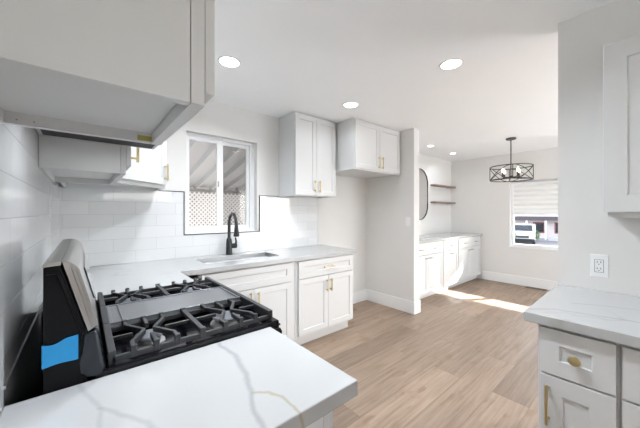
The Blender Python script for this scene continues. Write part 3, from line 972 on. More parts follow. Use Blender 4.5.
# ------------------------------------------------------------------ sink and faucet
def sink():
    t = thing('sink', 'stainless undermount sink set in the window counter', 'sink', ((SX0 + SX1) / 2, (SY0 + SY1) / 2, 0.66))
    def rr(x0, x1, y0, y1, r, z, n=5):
        pts = []
        for cx, cy, a0 in ((x1 - r, y1 - r, 0), (x0 + r, y1 - r, 90), (x0 + r, y0 + r, 180), (x1 - r, y0 + r, 270)):
            for k in range(n + 1):
                a = math.radians(a0 + 90 * k / n)
                pts.append((cx + r * math.cos(a), cy + r * math.sin(a), z))
        return pts
    e = 0.001
    L = [rr(SX0 - 0.03, SX1 + 0.03, SY0 - 0.03, SY1 + 0.03, 0.04, CT0 - e), rr(SX0 - 0.004, SX1 + 0.004, SY0 - 0.004, SY1 + 0.004, 0.026, CT0 - e), rr(SX0 + 0.0006, SX1 - 0.0006, SY0 + 0.0006, SY1 - 0.0006, 0.004, 0.875), rr(SX0 + 0.0006, SX1 - 0.0006, SY0 + 0.0006, SY1 - 0.0006, 0.004, 0.909), rr(SX0 + 0.002, SX1 - 0.002, SY0 + 0.002, SY1 - 0.002, 0.008, 0.909),
         rr(SX0 + 0.002, SX1 - 0.002, SY0 + 0.002, SY1 - 0.002, 0.022, 0.70), rr(SX0 + 0.02, SX1 - 0.02, SY0 + 0.02, SY1 - 0.02, 0.03, 0.672), rr(1.20, 1.30, -0.35, -0.27, 0.038, 0.668),
         rr(1.20, 1.30, -0.35, -0.27, 0.038, 0.664), rr(SX0 + 0.014, SX1 - 0.014, SY0 + 0.014, SY1 - 0.014, 0.03, 0.666), rr(SX0 - 0.004, SX1 + 0.004, SY0 - 0.004, SY1 + 0.004, 0.026, 0.70), rr(SX0 - 0.004, SX1 + 0.004, SY0 - 0.004, SY1 + 0.004, 0.026, CT0 - 0.004), rr(SX0 - 0.03, SX1 + 0.03, SY0 - 0.03, SY1 + 0.03, 0.04, CT0 - 0.004)]
    n = len(L[0]); V = [p for l in L for p in l]; F = []
    for i in range(len(L)):
        i2 = (i + 1) % len(L)
        for j in range(n):
            j2 = (j + 1) % n
            F.append((i * n + j, i * n + j2, i2 * n + j2, i2 * n + j))
    link_mesh('basin', MB().add(V, F, True), M['sink_steel'], t)
    link_mesh('drain', MB().lathe([(0.0, 0.0), (0.02, 0.0), (0.03, 0.004), (0.043, 0.006), (0.045, 0.004), (0.045, -0.02), (0.0, -0.02)], (1.25, -0.31, 0.670)), M['nickel'], t)
sink()

def faucet():
    x, y = 1.235, -0.088
    t = thing('faucet', 'matte black pull-down kitchen faucet behind the sink', 'faucet', (x, y, CT1))
    link_mesh('body', MB().lathe([(0.034, 0), (0.034, 0.006), (0.031, 0.012), (0.029, 0.12), (0.026, 0.15), (0.020, 0.165), (0.015, 0.17)], (x, y, CT1)), M['faucet'], t)
    pts = [(x, y, CT1 + 0.165), (x, y, CT1 + 0.31)]
    R = 0.085
    for k in range(1, 13):
        a = math.pi * k / 12 * 0.97
        pts.append((x, y - R + R * math.cos(a), CT1 + 0.31 + R * math.sin(a) * 1.15))
    pts.append((x, y - 2 * R - 0.004, CT1 + 0.29))
    link_mesh('spout', MB().tube(pts, 0.0155, 12), M['faucet'], t)
    hx, hy = x, y - 2 * R - 0.004
    link_mesh('spray_head', MB().lathe([(0.0165, 0.0), (0.018, -0.02), (0.022, -0.055), (0.028, -0.10), (0.025, -0.108), (0.0, -0.108)], (hx, hy, CT1 + 0.30)), M['faucet'], t)
    lv = MB().tube([(x + 0.018, y, CT1 + 0.085), (x + 0.075, y, CT1 + 0.085)], [0.025, 0.025], 12)
    lv.tube([(x + 0.068, y, CT1 + 0.095), (x + 0.074, y, CT1 + 0.125), (x + 0.066, y, CT1 + 0.168)], [0.012, 0.010, 0.008], 10)
    link_mesh('lever', lv, M['faucet'], t)
faucet()

# ------------------------------------------------------------------ range
def gas_range():
    Y0, Y1 = -1.903, -1.141
    YC = (Y0 + Y1) / 2
    t = thing('gas_range', 'black and stainless gas range with cast iron grates between the counters', 'range', (0.36, YC, 0))
    body = MB().box(0.052, 0.640, Y0, Y1, 0.03, 0.895)
    link_mesh('body', body, M['black_plastic'], t, 0.003)
    for x_ in (0.10, 0.58):
        for y_ in (Y0 + 0.05, Y1 - 0.05):
            link_mesh('foot', MB().lathe([(0.018, 0), (0.018, 0.006), (0.008, 0.01), (0.008, 0.03)], (x_, y_, 0)), M['black_plastic'], t)
    # cooktop tray with raised rim
    x0, x1 = 0.145, 0.690
    xs = [x0, x0 + 0.016, x1 - 0.024, x1]; ys = [Y0, Y0 + 0.018, Y1 - 0.018, Y1]
    ct = MB().box(x0, x1, Y0, Y1, 0.895, 0.908)
    grid_solid(xs, ys, lambda x, y: not (xs[1] < x < xs[2] and ys[1] < y < ys[2]), 0.908, 0.926, ct)
    link_mesh('cooktop', ct, M['enamel'], t, 0.004)
    # backguard
    bg = link_mesh('backguard', MB().prism([(0.052, 0.895), (0.052, 1.196), (0.078, 1.200), (0.124, 1.03), (0.124, 0.895)], 1, Y0 + 0.016, Y1 - 0.016), M['black_plastic'], t, 0.002)
    for ya, yb in ((Y0 + 0.002, Y0 + 0.016), (Y1 - 0.016, Y1 - 0.002)):
        e_ = MB().prism([(0.050, 0.895), (0.050, 1.205), (0.080, 1.207), (0.129, 1.034), (0.129, 0.895)], 1, ya, yb)
        e = link_mesh('end_cap', e_, M['black_plastic'], bg, 0.003)
        s_ = -1 if ya < YC else 1
        yo = ya if s_ < 0 else yb
        # raised moulding following the cap outline
        link_mesh('cap_moulding', MB().tube([(0.054, yo, 1.19), (0.076, yo, 1.19), (0.120, yo, 1.034), (0.118, yo, 1.024), (0.056, yo, 1.010)], 0.0028, 8), M['black_plastic'], bg)
    link_mesh('top_trim', MB().prism([(0.049, 1.2005), (0.050, 1.213), (0.062, 1.2175), (0.0815, 1.2180), (0.0815, 1.2075), (0.052, 1.2055)], 1, Y0 + 0.002, Y1 - 0.002), M['steel'], bg, 0.002)
    fp = MB()
    def band(f0, f1, yo_):
        # slice of the stainless face between two depths, following the slope
        top = lambda f: (0.0825 + 0.0315 * f, 1.2175 - 0.0215 * f * f)
        bot = lambda f: (0.131 + 0.0195 * f, 1.036 + 0.012 * f)
        pts = [top(f0 + (f1 - f0) * k / 4) for k in range(5)] + [bot(f1), bot(f0)]
        fp.prism(pts, 1, Y0 + yo_, Y1 - yo_)
    band(0.0, 0.42, 0.0005); band(0.42, 0.50, 0.006); band(0.50, 0.72, 0.0015); band(0.72, 0.80, 0.006); band(0.80, 1.0, 0.002)
    link_mesh('face_panel', fp, M['steel'], bg, 0.0008, merge=False)
    link_mesh('vent_trim', MB().prism([(0.122, 1.031), (0.1315, 1.0345), (0.1495, 1.041), (0.153, 1.030), (0.162, 0.96), (0.167, 0.935), (0.163, 0.920), (0.148, 0.914), (0.128, 0.918), (0.115, 0.932), (0.112, 0.96)], 1, Y0 - 0.0005, Y1 + 0.0005), M['dark_steel'], bg, 0.008, 4)
    # control display on the sloped face
    P, Q = Vector((0.1222, 0, 1.165)), Vector((0.1462, 0, 1.066))
    d_ = (Q - P).normalized(); nn = Vector((-d_.z, 0, d_.x))
    if nn.x < 0: nn = -nn
    V = []
    for yy in (YC - 0.17, YC + 0.26):
        for q in (P, Q):
            for k in (0.0, 0.0035):
                V.append(Vector((q.x, yy, q.z)) + nn * k)
    link_mesh('control_display', MB().add(V, [(0, 1, 3, 2), (4, 6, 7, 5), (0, 4, 5, 1), (2, 3, 7, 6), (0, 2, 6, 4), (1, 5, 7, 3)]), M['display'], bg, 0.001)
    # burners
    XB = (0.285, 0.545)
    YN_, YF_ = Y0 + 0.150, Y1 - 0.150
    for bx in XB:
        for by in (YN_, YF_):
            big = 1.15 if bx > 0.4 else 0.95
            b = link_mesh('burner', MB().lathe([(0.052 * big, 0), (0.050 * big, 0.006), (0.036 * big, 0.008), (0.036 * big, 0.019), (0.040 * big, 0.021), (0.0, 0.021)], (bx, by, 0.908), n=28), M['burner_alu'], t)
            link_mesh('burner_cap', MB().lathe([(0.0, 0.0), (0.042 * big, 0.0), (0.044 * big, 0.003), (0.041 * big, 0.008), (0.030 * big, 0.010), (0.0, 0.011)], (bx, by, 0.930), n=28), M['burner_cap'], b)
    # grates
    GT = 0.962
    def grate(ya, yb):
        mb = MB()
        X0, X1 = 0.180, 0.662
        w, h = 0.013, 0.016
        zc = GT - h / 2
        sq = lambda pts, ww=w, hh=h: mb.tube(pts, 0, square=(ww, hh))
        # frame: heavy front and back bars with feet, lower side rails
        mb.box(X0 - 0.009, X0 + 0.009, ya, yb, GT - 0.030, GT + 0.002)
        mb.box(X1 - 0.009, X1 + 0.009, ya, yb, GT - 0.030, GT + 0.002)
        for yy in (ya + 0.006, yb - 0.006):
            mb.box(X0, X1, yy - 0.006, yy + 0.006, GT - 0.030, GT - 0.014)
        for xx in (X0, X1):
            for yy in (ya + 0.012, yb - 0.012):
                mb.box(xx - 0.009, xx + 0.009, yy - 0.010, yy + 0.010, 0.9085 if True else 0.926, GT - 0.02)
        xm = (X0 + X1) / 2 - 0.006
        sq([(xm, ya, zc), (xm, yb, zc)], 0.016)
        ym = (ya + yb) / 2
        hy = (yb - ya) / 2
        for bx in XB:
            for s_ in (-1, 1):
                sq([(bx + s_ * 0.056, ya, zc), (bx + s_ * 0.056, ym - 0.078, zc), (bx + s_ * 0.016, ym - 0.004, zc), (bx + s_ * 0.016, ym + 0.004, zc), (bx + s_ * 0.056, ym + 0.078, zc), (bx + s_ * 0.056, yb, zc)], 0.011)
            lo = X0 if bx < 0.4 else xm
            hi = xm if bx < 0.4 else X1
            sq([(lo, ym, zc - 0.002), (bx - 0.045, ym, zc - 0.002)], 0.010, 0.012)
            sq([(bx + 0.045, ym, zc - 0.002), (hi, ym, zc - 0.002)], 0.010, 0.012)
            for yy, q in ((ya, ym - 0.045), (yb, ym + 0.045)):
                sq([(bx, yy, zc), (bx, q, zc)], 0.011)
            # little uprights where fingers meet the side rails
            for k in (-0.056, 0, 0.056):
                for yy in (ya + 0.006, yb - 0.006):
                    mb.box(bx + k - 0.0075, bx + k + 0.0075, yy - 0.0075, yy + 0.0075, GT - 0.03, GT + 0.003)
        for yy in (ya + 0.006, yb - 0.006):
            mb.box(xm - 0.009, xm + 0.009, yy - 0.0075, yy + 0.0075, GT - 0.03, GT + 0.003)
        return link_mesh('grate', mb, M['iron'], t, 0.0018, merge=False)
    ga, gb = Y0 + 0.016, Y0 + 0.262
    grate(ga, gb)
    grate(Y1 - 0.262, Y1 - 0.016)
    # centre griddle plate in its own frame
    ya, yb = gb + 0.002, Y1 - 0.264
    g = MB()
    g.box(0.171, 0.189, ya, yb, 0.9285, GT + 0.002).box(0.653, 0.671, ya, yb, 0.9285, GT + 0.002)
    for yy in (ya + 0.03, yb - 0.03):
        g.box(0.180, 0.662, yy - 0.006, yy + 0.006, 0.930, GT - 0.0165)
    for xx in (0.171, 0.653):
        for yy in (ya + 0.004, yb - 0.022):
            g.box(xx, xx + 0.018, yy, yy + 0.018, 0.9085, 0.93)
    gf = link_mesh('griddle_frame', g, M['iron'], t, 0.0018, merge=False)
    xs = [0.1895, 0.199, 0.225, 0.230, 0.643, 0.6525]; ys = [ya + 0.001, ya + 0.008, yb - 0.008, yb - 0.001]
    p = MB().box(0.1895, 0.6525, ya + 0.001, yb - 0.001, GT - 0.016, GT - 0.006)
    grid_solid(xs, ys, lambda x, y: x < xs[1] or x > xs[4] or y < ys[1] or y > ys[2] or xs[2] < x < xs[3], GT - 0.006, GT - 0.001, p)
    link_mesh('griddle', p, M['griddle'], t, 0.001)
    # front: control panel, knobs, oven door, drawer
    cp = link_mesh('control_panel', MB().prism([(0.640, 0.775), (0.697, 0.790), (0.705, 0.880), (0.698, 0.893), (0.640, 0.894)], 1, Y0 + 0.001, Y1 - 0.001), M['black_plastic'], t, 0.003)
    for k in range(5):
        yy = Y0 + 0.09 + k * (Y1 - Y0 - 0.18) / 4
        link_mesh('knob', MB().lathe([(0.024, 0.0), (0.024, 0.006), (0.019, 0.010), (0.017, 0.032), (0.0, 0.034)], (0.700, yy, 0.836), 'x', 20), M['steel'], cp)
    dr = link_mesh('oven_door', MB().box(0.6405, 0.690, Y0 + 0.003, Y1 - 0.003, 0.235, 0.770), M['steel'], t, 0.004)
    link_mesh('door_glass', MB().box(0.690, 0.6925, Y0 + 0.09, Y1 - 0.09, 0.33, 0.63), M['display'], dr, 0.001)
    hb = MB().tube([(0.735, Y0 + 0.05, 0.715), (0.735, Y1 - 0.05, 0.715)], 0.011, 14)
    for yy in (Y0 + 0.075, Y1 - 0.075):
        hb.box(0.688, 0.735, yy - 0.009, yy + 0.009, 0.708, 0.722)
    link_mesh('handle', hb, M['steel'], dr)
    link_mesh('storage_drawer', MB().box(0.6405, 0.686, Y0 + 0.003, Y1 - 0.003, 0.05, 0.228), M['steel'], t, 0.004)
gas_range()

# strip of tape stuck on the near end of the backguard
def tape():
    mb = MB()
    y = -1.9045
    n = 10
    V = []
    for i in range(n + 1):
        f = i / n
        x = 0.0485 + 0.064 * f
        zt = 1.026 + 0.009 * f - 0.010 * math.sin(math.pi * min(1, f * 1.6)) * 0.6
        zb = 0.971 + 0.006 * f + 0.002 * math.sin(5 * f)
        yy = y - 0.0012 * (1 + math.sin(7 * f))
        for z in (zt, (zt + zb) / 2, zb):
            V.append((x, yy, z))
            V.append((x, yy - 0.0006, z))
    F = []
    for i in range(n):
        for j in range(2):
            a, b = i * 6 + j * 2, (i + 1) * 6 + j * 2
            F += [(a, b, b + 2, a + 2), (a + 1, a + 3, b + 3, b + 1)]
        a, b = i * 6, (i + 1) * 6
        F += [(a, a + 1, b + 1, b), (a + 4, b + 4, b + 5, a + 5)]
    for k in (0, n * 6):
        F += [(k, k + 2, k + 3, k + 1), (k + 2, k + 4, k + 5, k + 3)]
    mb.add(V, F, True)
    # the end folded over the front edge
    o = link_mesh('painters_tape', mb, M['tape'], None)
    tag(o, 'strip of blue painters tape stuck on the black end of the range', 'tape')
tape()

# ------------------------------------------------------------------ lights in the ceiling
def recessed(loc, label, group, r=0.078, power=None):
    t = thing('recessed_light', label, 'ceiling light', loc, group)
    x, y, z = loc
    link_mesh('trim_ring', MB().lathe([(r * 0.86, 0.0), (r * 0.88, -0.004), (r * 0.96, -0.0055), (r * 1.03, -0.003), (r * 1.05, 0.0)], loc, n=36), M['plastic'], t)
    link_mesh('lens', MB().lathe([(0.0, -0.0025), (r * 0.86, -0.0025), (r * 0.86, -0.0005), (0.0, -0.0005)], loc, n=36), M['lens'], t)
    return t
def led_lamp(loc, watts, r=0.07):
    l = bpy.data.lights.new('led', 'AREA')
    l.shape = 'DISK'; l.size = r * 2; l.energy = watts; l.spread = math.radians(LED_SPREAD); l.color = (0.93, 0.985, 1.06)
    o = bpy.data.objects.new('led', l)
    o.location = (loc[0], loc[1], loc[2] - 0.008)
    COL.objects.link(o)
K = 'recessed lights in the kitchen ceiling'
first = recessed((0.941, -0.812, CEIL), 'round recessed ceiling light in front of the sink window, left one in the photo', K)
led_lamp((0.941, -0.812, CEIL), LED_WATTS * 1.4)
for loc, lab, k in (((2.222, -0.822, CEIL), 'round recessed ceiling light before the upper cabinet over the fridge niche', 0.35),
                    ((2.220, -1.852, CEIL), 'round recessed ceiling light over the open floor, right of the middle', 1.1),
                    ((0.941, -1.86, CEIL), 'recessed ceiling light above the aisle, out of the picture', 2.9)):
    dup(first, loc, lab, K)
    led_lamp(loc, LED_WATTS * k)
small = recessed((4.520, -0.457, CEIL), 'small recessed light over the mirror end of the nook', 'small recessed lights in the nook ceiling', r=0.05)
led_lamp((4.520, -0.457, CEIL), LED_WATTS * 0.35, 0.045)
dup(small, (5.394, -0.432, CEIL), 'small recessed light over the shelf end of the nook')
led_lamp((5.394, -0.432, CEIL), LED_WATTS * 0.35, 0.045)

# ------------------------------------------------------------------ nook: mirror, shelves, pendant
def mirror():
    cx, cz, R, hs = 4.956, 1.680, 0.284, 0.20
    t = thing('wall_mirror', 'tall round-ended wall mirror with thin black frame above the nook counter', 'mirror', (cx, -0.012, cz - hs - R))
    def cap(r):
        p = []
        for k in range(25):
            a = math.pi * k / 24
            p.append((cx + r * math.cos(a), cz + hs + r * math.sin(a)))
        for k in range(25):
            a = math.pi + math.pi * k / 24
            p.append((cx + r * math.cos(a), cz - hs + r * math.sin(a)))
        return p
    link_mesh('mirror_glass', MB().prism(cap(R - 0.006), 1, -0.014, -0.004), M['mirror'], t)
    link_mesh('frame', MB().tube([(x, -0.012, z) for x, z in cap(R - 0.005)], 0, closed=True, square=(0.024, 0.012)), M['bronze'], t)
mirror()
def shelf(z, label):
    t = thing('floating_shelf', label, 'shelf', (5.80, -0.06, z), 'floating shelves in the nook corner')
    link_mesh('board', MB().box(5.37, XF - 0.002, -0.100, 0.0, z, z + 0.03), M['shelf'], t, 0.002)
    for x_ in (5.5, 6.05):
        link_mesh('bracket', MB().box(x_ - 0.012, x_ + 0.012, -0.09, 0.0, z - 0.004, z), M['bronze'], t)
shelf(1.865, 'upper of two short brown wood shelves in the nook corner')
shelf(1.525, 'lower of two short brown wood shelves in the nook corner')

def pendant():
    cx, cy = 4.995, -1.470
    t = thing('pendant_light', 'dark metal drum cage pendant light over the dining area', 'pendant', (cx, cy, 1.81))
    link_mesh('canopy', MB().lathe([(0.0, 0.0), (0.066, 0.0), (0.066, -0.014), (0.058, -0.022), (0.0, -0.024)], (cx, cy, CEIL), n=28), M['bronze'], t)
    link_mesh('stem', MB().tube([(cx, cy, CEIL - 0.02), (cx, cy, 1.86)], 0.0075, 10), M['bronze'], t)
    R, z0, z1 = 0.268, 1.824, 2.020
    cage = MB()
    for z in (z0, z1):
        cage.tube([(cx + R * math.cos(2 * math.pi * k / 48), cy + R * math.sin(2 * math.pi * k / 48), z) for k in range(48)], 0, closed=True, square=(0.009, 0.012))
    for k in range(4):
        a0 = math.radians(20 + 90 * k)
        cage.tube([(cx + R * math.cos(a0), cy + R * math.sin(a0), z0), (cx + R * math.cos(a0), cy + R * math.sin(a0), z1)], 0.0055, 8)
    # crossing curved bars round the drum
    for k in range(4):
        for s_ in (-1, 1):
            pts = []
            for j in range(13):
                f = j / 12
                a = math.radians(20 + 90 * k + s_ * 90 * f)
                z = z0 + (z1 - z0) * (0.5 - 0.5 * math.cos(math.pi * f))
                pts.append((cx + R * math.cos(a), cy + R * math.sin(a), z))
            cage.tube(pts, 0.0048, 8)
    link_mesh('cage', cage, M['bronze'], t, merge=False)
    arm = MB()
    arm.lathe([(0.0, 0.02), (0.022, 0.016), (0.026, 0.0), (0.018, -0.016), (0.0, -0.024)], (cx, cy, 1.868))
    for k in range(4):
        a = math.radians(45 + 90 * k + 10)
        arm.tube([(cx, cy, 1.864), (cx + 0.13 * math.cos(a), cy + 0.13 * math.sin(a), 1.862)], 0.006, 8)
        arm.lathe([(0.012, 0.0), (0.024, 0.004), (0.024, 0.009), (0.010, 0.012)], (cx + 0.13 * math.cos(a), cy + 0.13 * math.sin(a), 1.862))
    for k in range(4):
        a = math.radians(20 + 90 * k)
        arm.tube([(cx + R * math.cos(a), cy + R * math.sin(a), z0), (cx, cy, 1.85)], 0.0045, 8)
    link_mesh('arm', arm, M['bronze'], t, merge=False)
    for k in range(4):
        a = math.radians(45 + 90 * k + 10)
        x, y = cx + 0.13 * math.cos(a), cy + 0.13 * math.sin(a)
        s_ = link_mesh('candle_socket', MB().lathe([(0.011, 0.0), (0.011, 0.055), (0.0, 0.055)], (x, y, 1.873)), M['bronze'], t)
        link_mesh('bulb', MB().lathe([(0.0, 0.0), (0.010, 0.002), (0.017, 0.022), (0.014, 0.045), (0.006, 0.066), (0.0, 0.074)], (x, y, 1.928), n=14), M['bulb'], s_)
pendant()

# blind: pleated white shade over the upper half of the dining window
def blind():
    x = XF + 0.030
    y0, y1 = FY0 + 0.012, FY1 - 0.055
    zt, zb = 1.868, 1.300
    t = thing('window_blind', 'white banded roller blind drawn halfway down the dining window', 'blind', (x, (y0 + y1) / 2, zb))
    link_mesh('headrail', MB().box(x - 0.022, x + 0.030, y0, y1, zt - 0.03, zt + 0.012), M['vinyl'], t, 0.004)
    n = 13
    P = []
    for i in range(n):
        z = zt - 0.03 - (zt - 0.03 - zb - 0.03) * i / (n - 1)
        P.append((x + (0.008 if i % 2 else -0.006), z))
    pl = P + [(a + 0.003, b) for a, b in reversed(P)]
    link_mesh('shade', MB().prism(pl, 1, y0 + 0.006, y1 - 0.006), M['blind'], t)
    link_mesh('bottom_rail', MB().box(x - 0.010, x + 0.014, y0 + 0.004, y1 - 0.004, zb, zb + 0.032), M['vinyl'], t, 0.004)
    link_mesh('clutch', MB().lathe([(0.018, 0), (0.018, 0.012), (0.0, 0.014)], (x - 0.022 - 0.014, y1 - 0.05, zt - 0.012), 'x', 16), M['plastic'], t)
blind()

# floor register under the dining window
def register():
    x0, x1, y0, y1 = 6.135, 6.240, -1.665, -1.375
    t = thing('floor_vent', 'dark brown floor register by the baseboard under the dining window', 'vent', ((x0 + x1) / 2, (y0 + y1) / 2, 0))
    link_mesh('frame', grid_solid([x0, x0 + 0.014, x1 - 0.014, x1], [y0, y0 + 0.014, y1 - 0.014, y1], lambda x, y: x < x0 + 0.014 or x > x1 - 0.014 or y < y0 + 0.014 or y > y1 - 0.014, 0.0, 0.005), M['vent'], t, 0.001)
    m = MB()
    for k in range(14):
        y = y0 + 0.022 + k * (y1 - y0 - 0.044) / 13
        m.box(x0 + 0.014, x1 - 0.014, y - 0.005, y + 0.005, 0.0, 0.004)
    link_mesh('louvre', m, M['vent'], t)
register()

# ------------------------------------------------------------------ outlets and switches
def outlet(label, fr, a0, a1, b0, b1, group='wall plates', toggle=False):
    o = fr((a0 + a1) / 2, b0, 0)
    t = thing('switch_plate' if toggle else 'wall_outlet', label, 'switch' if toggle else 'outlet', o, group)
    link_mesh('cover_plate', MB().fbox(fr, a0, a1, b0, b1, 0, 0.006), M['plastic'], t, 0.002)
    ca, cb = (a0 + a1) / 2, (b0 + b1) / 2
    ins = link_mesh('rocker' if toggle else 'receptacle', MB().fbox(fr, ca - 0.0165, ca + 0.0165, cb - 0.033, cb + 0.033, 0.006, 0.0085), M['plastic'], t, 0.001)
    if not toggle:
        m = MB()
        # dark joint line round the insert plus the two sets of slots
        for s_ in (-1, 1):
            q = cb + s_ * 0.017
            m.fbox(fr, ca - 0.008, ca - 0.0055, q - 0.001, q + 0.008, 0.0086, 0.0089)
            m.fbox(fr, ca + 0.0055, ca + 0.008, q - 0.001, q + 0.008, 0.0086, 0.0089)
            m.fbox(fr, ca - 0.002, ca + 0.002, q - 0.010, q - 0.006, 0.0086, 0.0089)
        m.fbox(fr, ca - 0.018, ca - 0.0166, cb - 0.0345, cb + 0.0345, 0.0061, 0.0068).fbox(fr, ca + 0.0166, ca + 0.018, cb - 0.0345, cb + 0.0345, 0.0061, 0.0068)
        m.fbox(fr, ca - 0.018, ca + 0.018, cb - 0.0345, cb - 0.0331, 0.0061, 0.0068).fbox(fr, ca - 0.018, ca + 0.018, cb + 0.0331, cb + 0.0345, 0.0061, 0.0068)
        link_mesh('slot', m, M['slot'], ins)
outlet('white double wall outlet above the right counter', Fr((XR, 0, 0), (0, -1, 0), (-1, 0, 0)), 2.600, 2.671, 0.987, 1.108)
outlet('white outlet on the tile right of the faucet', Fr((0, -0.008, 0), (1, 0, 0), (0, -1, 0)), 1.703, 1.778, 1.168, 1.285)
outlet('white switch plate on the fridge niche partition', Fr((XN, 0, 0), (0, -1, 0), (-1, 0, 0)), 0.690, 0.762, 1.155, 1.275, toggle=True)
outlet('white outlet on the nook wall beside the partition', Fr((0, 0, 0), (1, 0, 0), (0, -1, 0)), 4.91, 4.98, 1.11, 1.225)

# ------------------------------------------------------------------ outside the sink window: patio cover and lattice
def patio():
    t = thing('patio_cover', 'sloping white ribbed patio roof outside the sink window', 'patio cover', (1.9, 1.8, 1.65))
    ya, yb = 0.16, 3.15
    m_ = 0.22
    z = lambda y: 2.51 - m_ * (y - ya)
    p = MB()
    # pans and ribs running down the slope
    x = -1.2
    while x < 5.0:
        V = [(x, ya, z(ya)), (x + 0.03, ya, z(ya) - 0.065), (x + 0.06, ya, z(ya) - 0.065), (x + 0.09, ya, z(ya)), (x + 0.30, ya, z(ya))]
        Wv = [(q[0], yb, q[2] - m_ * (yb - ya)) for q in V]
        n = len(V)
        up = [(q[0], q[1], q[2] + 0.004) for q in V]; upw = [(q[0], q[1], q[2] + 0.004) for q in Wv]
        allv = V + Wv + up + upw
        F = []
        for i in range(n - 1):
            F += [(i, i + 1, n + i + 1, n + i), (2 * n + i, 3 * n + i, 3 * n + i + 1, 2 * n + i + 1)]
            F += [(i, 2 * n + i, 2 * n + i + 1, i + 1), (n + i, n + i + 1, 3 * n + i + 1, 3 * n + i)]
        p.add(allv, F)
        x += 0.30
    link_mesh('roof_panel', p, M['roof_metal'], t)
    link_mesh('beam', MB().box(-1.2, 5.0, yb - 0.12, yb - 0.02, 1.745, 1.815), M['beam_grey'], t, 0.003)
    for x_ in (-1.0, 4.9):
        link_mesh('post', MB().box(x_ - 0.04, x_ + 0.04, yb - 0.11, yb - 0.03, -0.2, 1.745), M['roof_metal'], t, 0.003)
    link_mesh('ledger', MB().box(-1.2, 5.0, 0.15, 0.19, 2.36, 2.49), M['roof_metal'], t)
patio()
def lattice():
    t = thing('lattice_panel', 'white diagonal lattice screen under the patio roof edge', 'lattice', (1.9, 3.08, -0.2))
    x0, x1, z0, z1 = -0.6, 4.6, 0.1, 1.735
    def clip(c, sgn):
        # line z = sgn*(x - c)
        pts = []
        for x in (x0, x1):
            z = sgn * (x - c)
            if z0 <= z <= z1: pts.append((x, z))
        for z in (z0, z1):
            x = c + sgn * z
            if x0 <= x <= x1: pts.append((x, z))
        pts = sorted(set((round(a, 4), round(b, 4)) for a, b in pts))
        return (pts[0], pts[-1]) if len(pts) > 1 else None
    pitch = 0.084
    for sgn, y in ((1, 2.995), (-1, 3.002)):
        m = MB()
        c = x0 - z1 - 0.2 if sgn > 0 else x0
        while c < x1 + z1 + 0.2:
            q = clip(c, sgn)
            if q:
                (xa, za), (xb, zb) = q
                d = 0.5 * 0.031 * 1.414
                m.add([(xa, y, za - d), (xb, y, zb - d), (xb, y, zb + d), (xa, y, za + d), (xa, y + 0.006, za - d), (xb, y + 0.006, zb - d), (xb, y + 0.006, zb + d), (xa, y + 0.006, za + d)],
                      [(0, 1, 2, 3), (4, 5, 6, 7), (0, 1, 5, 4), (3, 2, 6, 7), (0, 3, 7, 4), (1, 2, 6, 5)])
            c += pitch
        link_mesh('lattice_strips', m, M['lattice'], t, merge=False)
    fr_ = MB().box(x0, x1, 2.985, 3.015, z0 - 0.04, z0).box(x0, x0 + 0.04, 2.985, 3.015, z0, z1).box(x1 - 0.04, x1, 2.985, 3.015, z0, z1)
    link_mesh('frame', fr_, M['lattice'], t)
lattice()
t = thing('sun_blocker_roof', 'added unseen roof blocking part of the sun outside the dining window', 'sun blocker', (7.45, -2.0, 2.1))
link_mesh('roof_sheet', MB().prism([(6.405, 2.50), (8.5, 2.10), (8.5, 2.16), (6.405, 2.56)], 1, -6.0, 1.5), M['roof_metal'], t)  # unseen sheet added to narrow the sun strip on the floor
for y_ in (-5.9, 1.4):
    link_mesh('post', MB().box(8.38, 8.48, y_ - 0.05, y_ + 0.05, -1.3, 2.12), M['roof_metal'], t)
struct('ground', grid_solid([-12, 60], [-40, 40], lambda x, y: True, -1.5, -1.3), M['soil'], 'bare ground outside', 'ground')
struct('patio_slab', MB().box(-3, 7, 0.145, 3.6, -1.3, -0.2), M['concrete'], 'concrete patio slab outside the sink window', 'slab')
tag(link_mesh('garden_fence', MB().box(-3, 9, 6.0, 6.2, -1.3, 2.2), M['stucco_tan'], None, 0.01), 'dark brown solid fence standing behind the white lattice', 'fence')

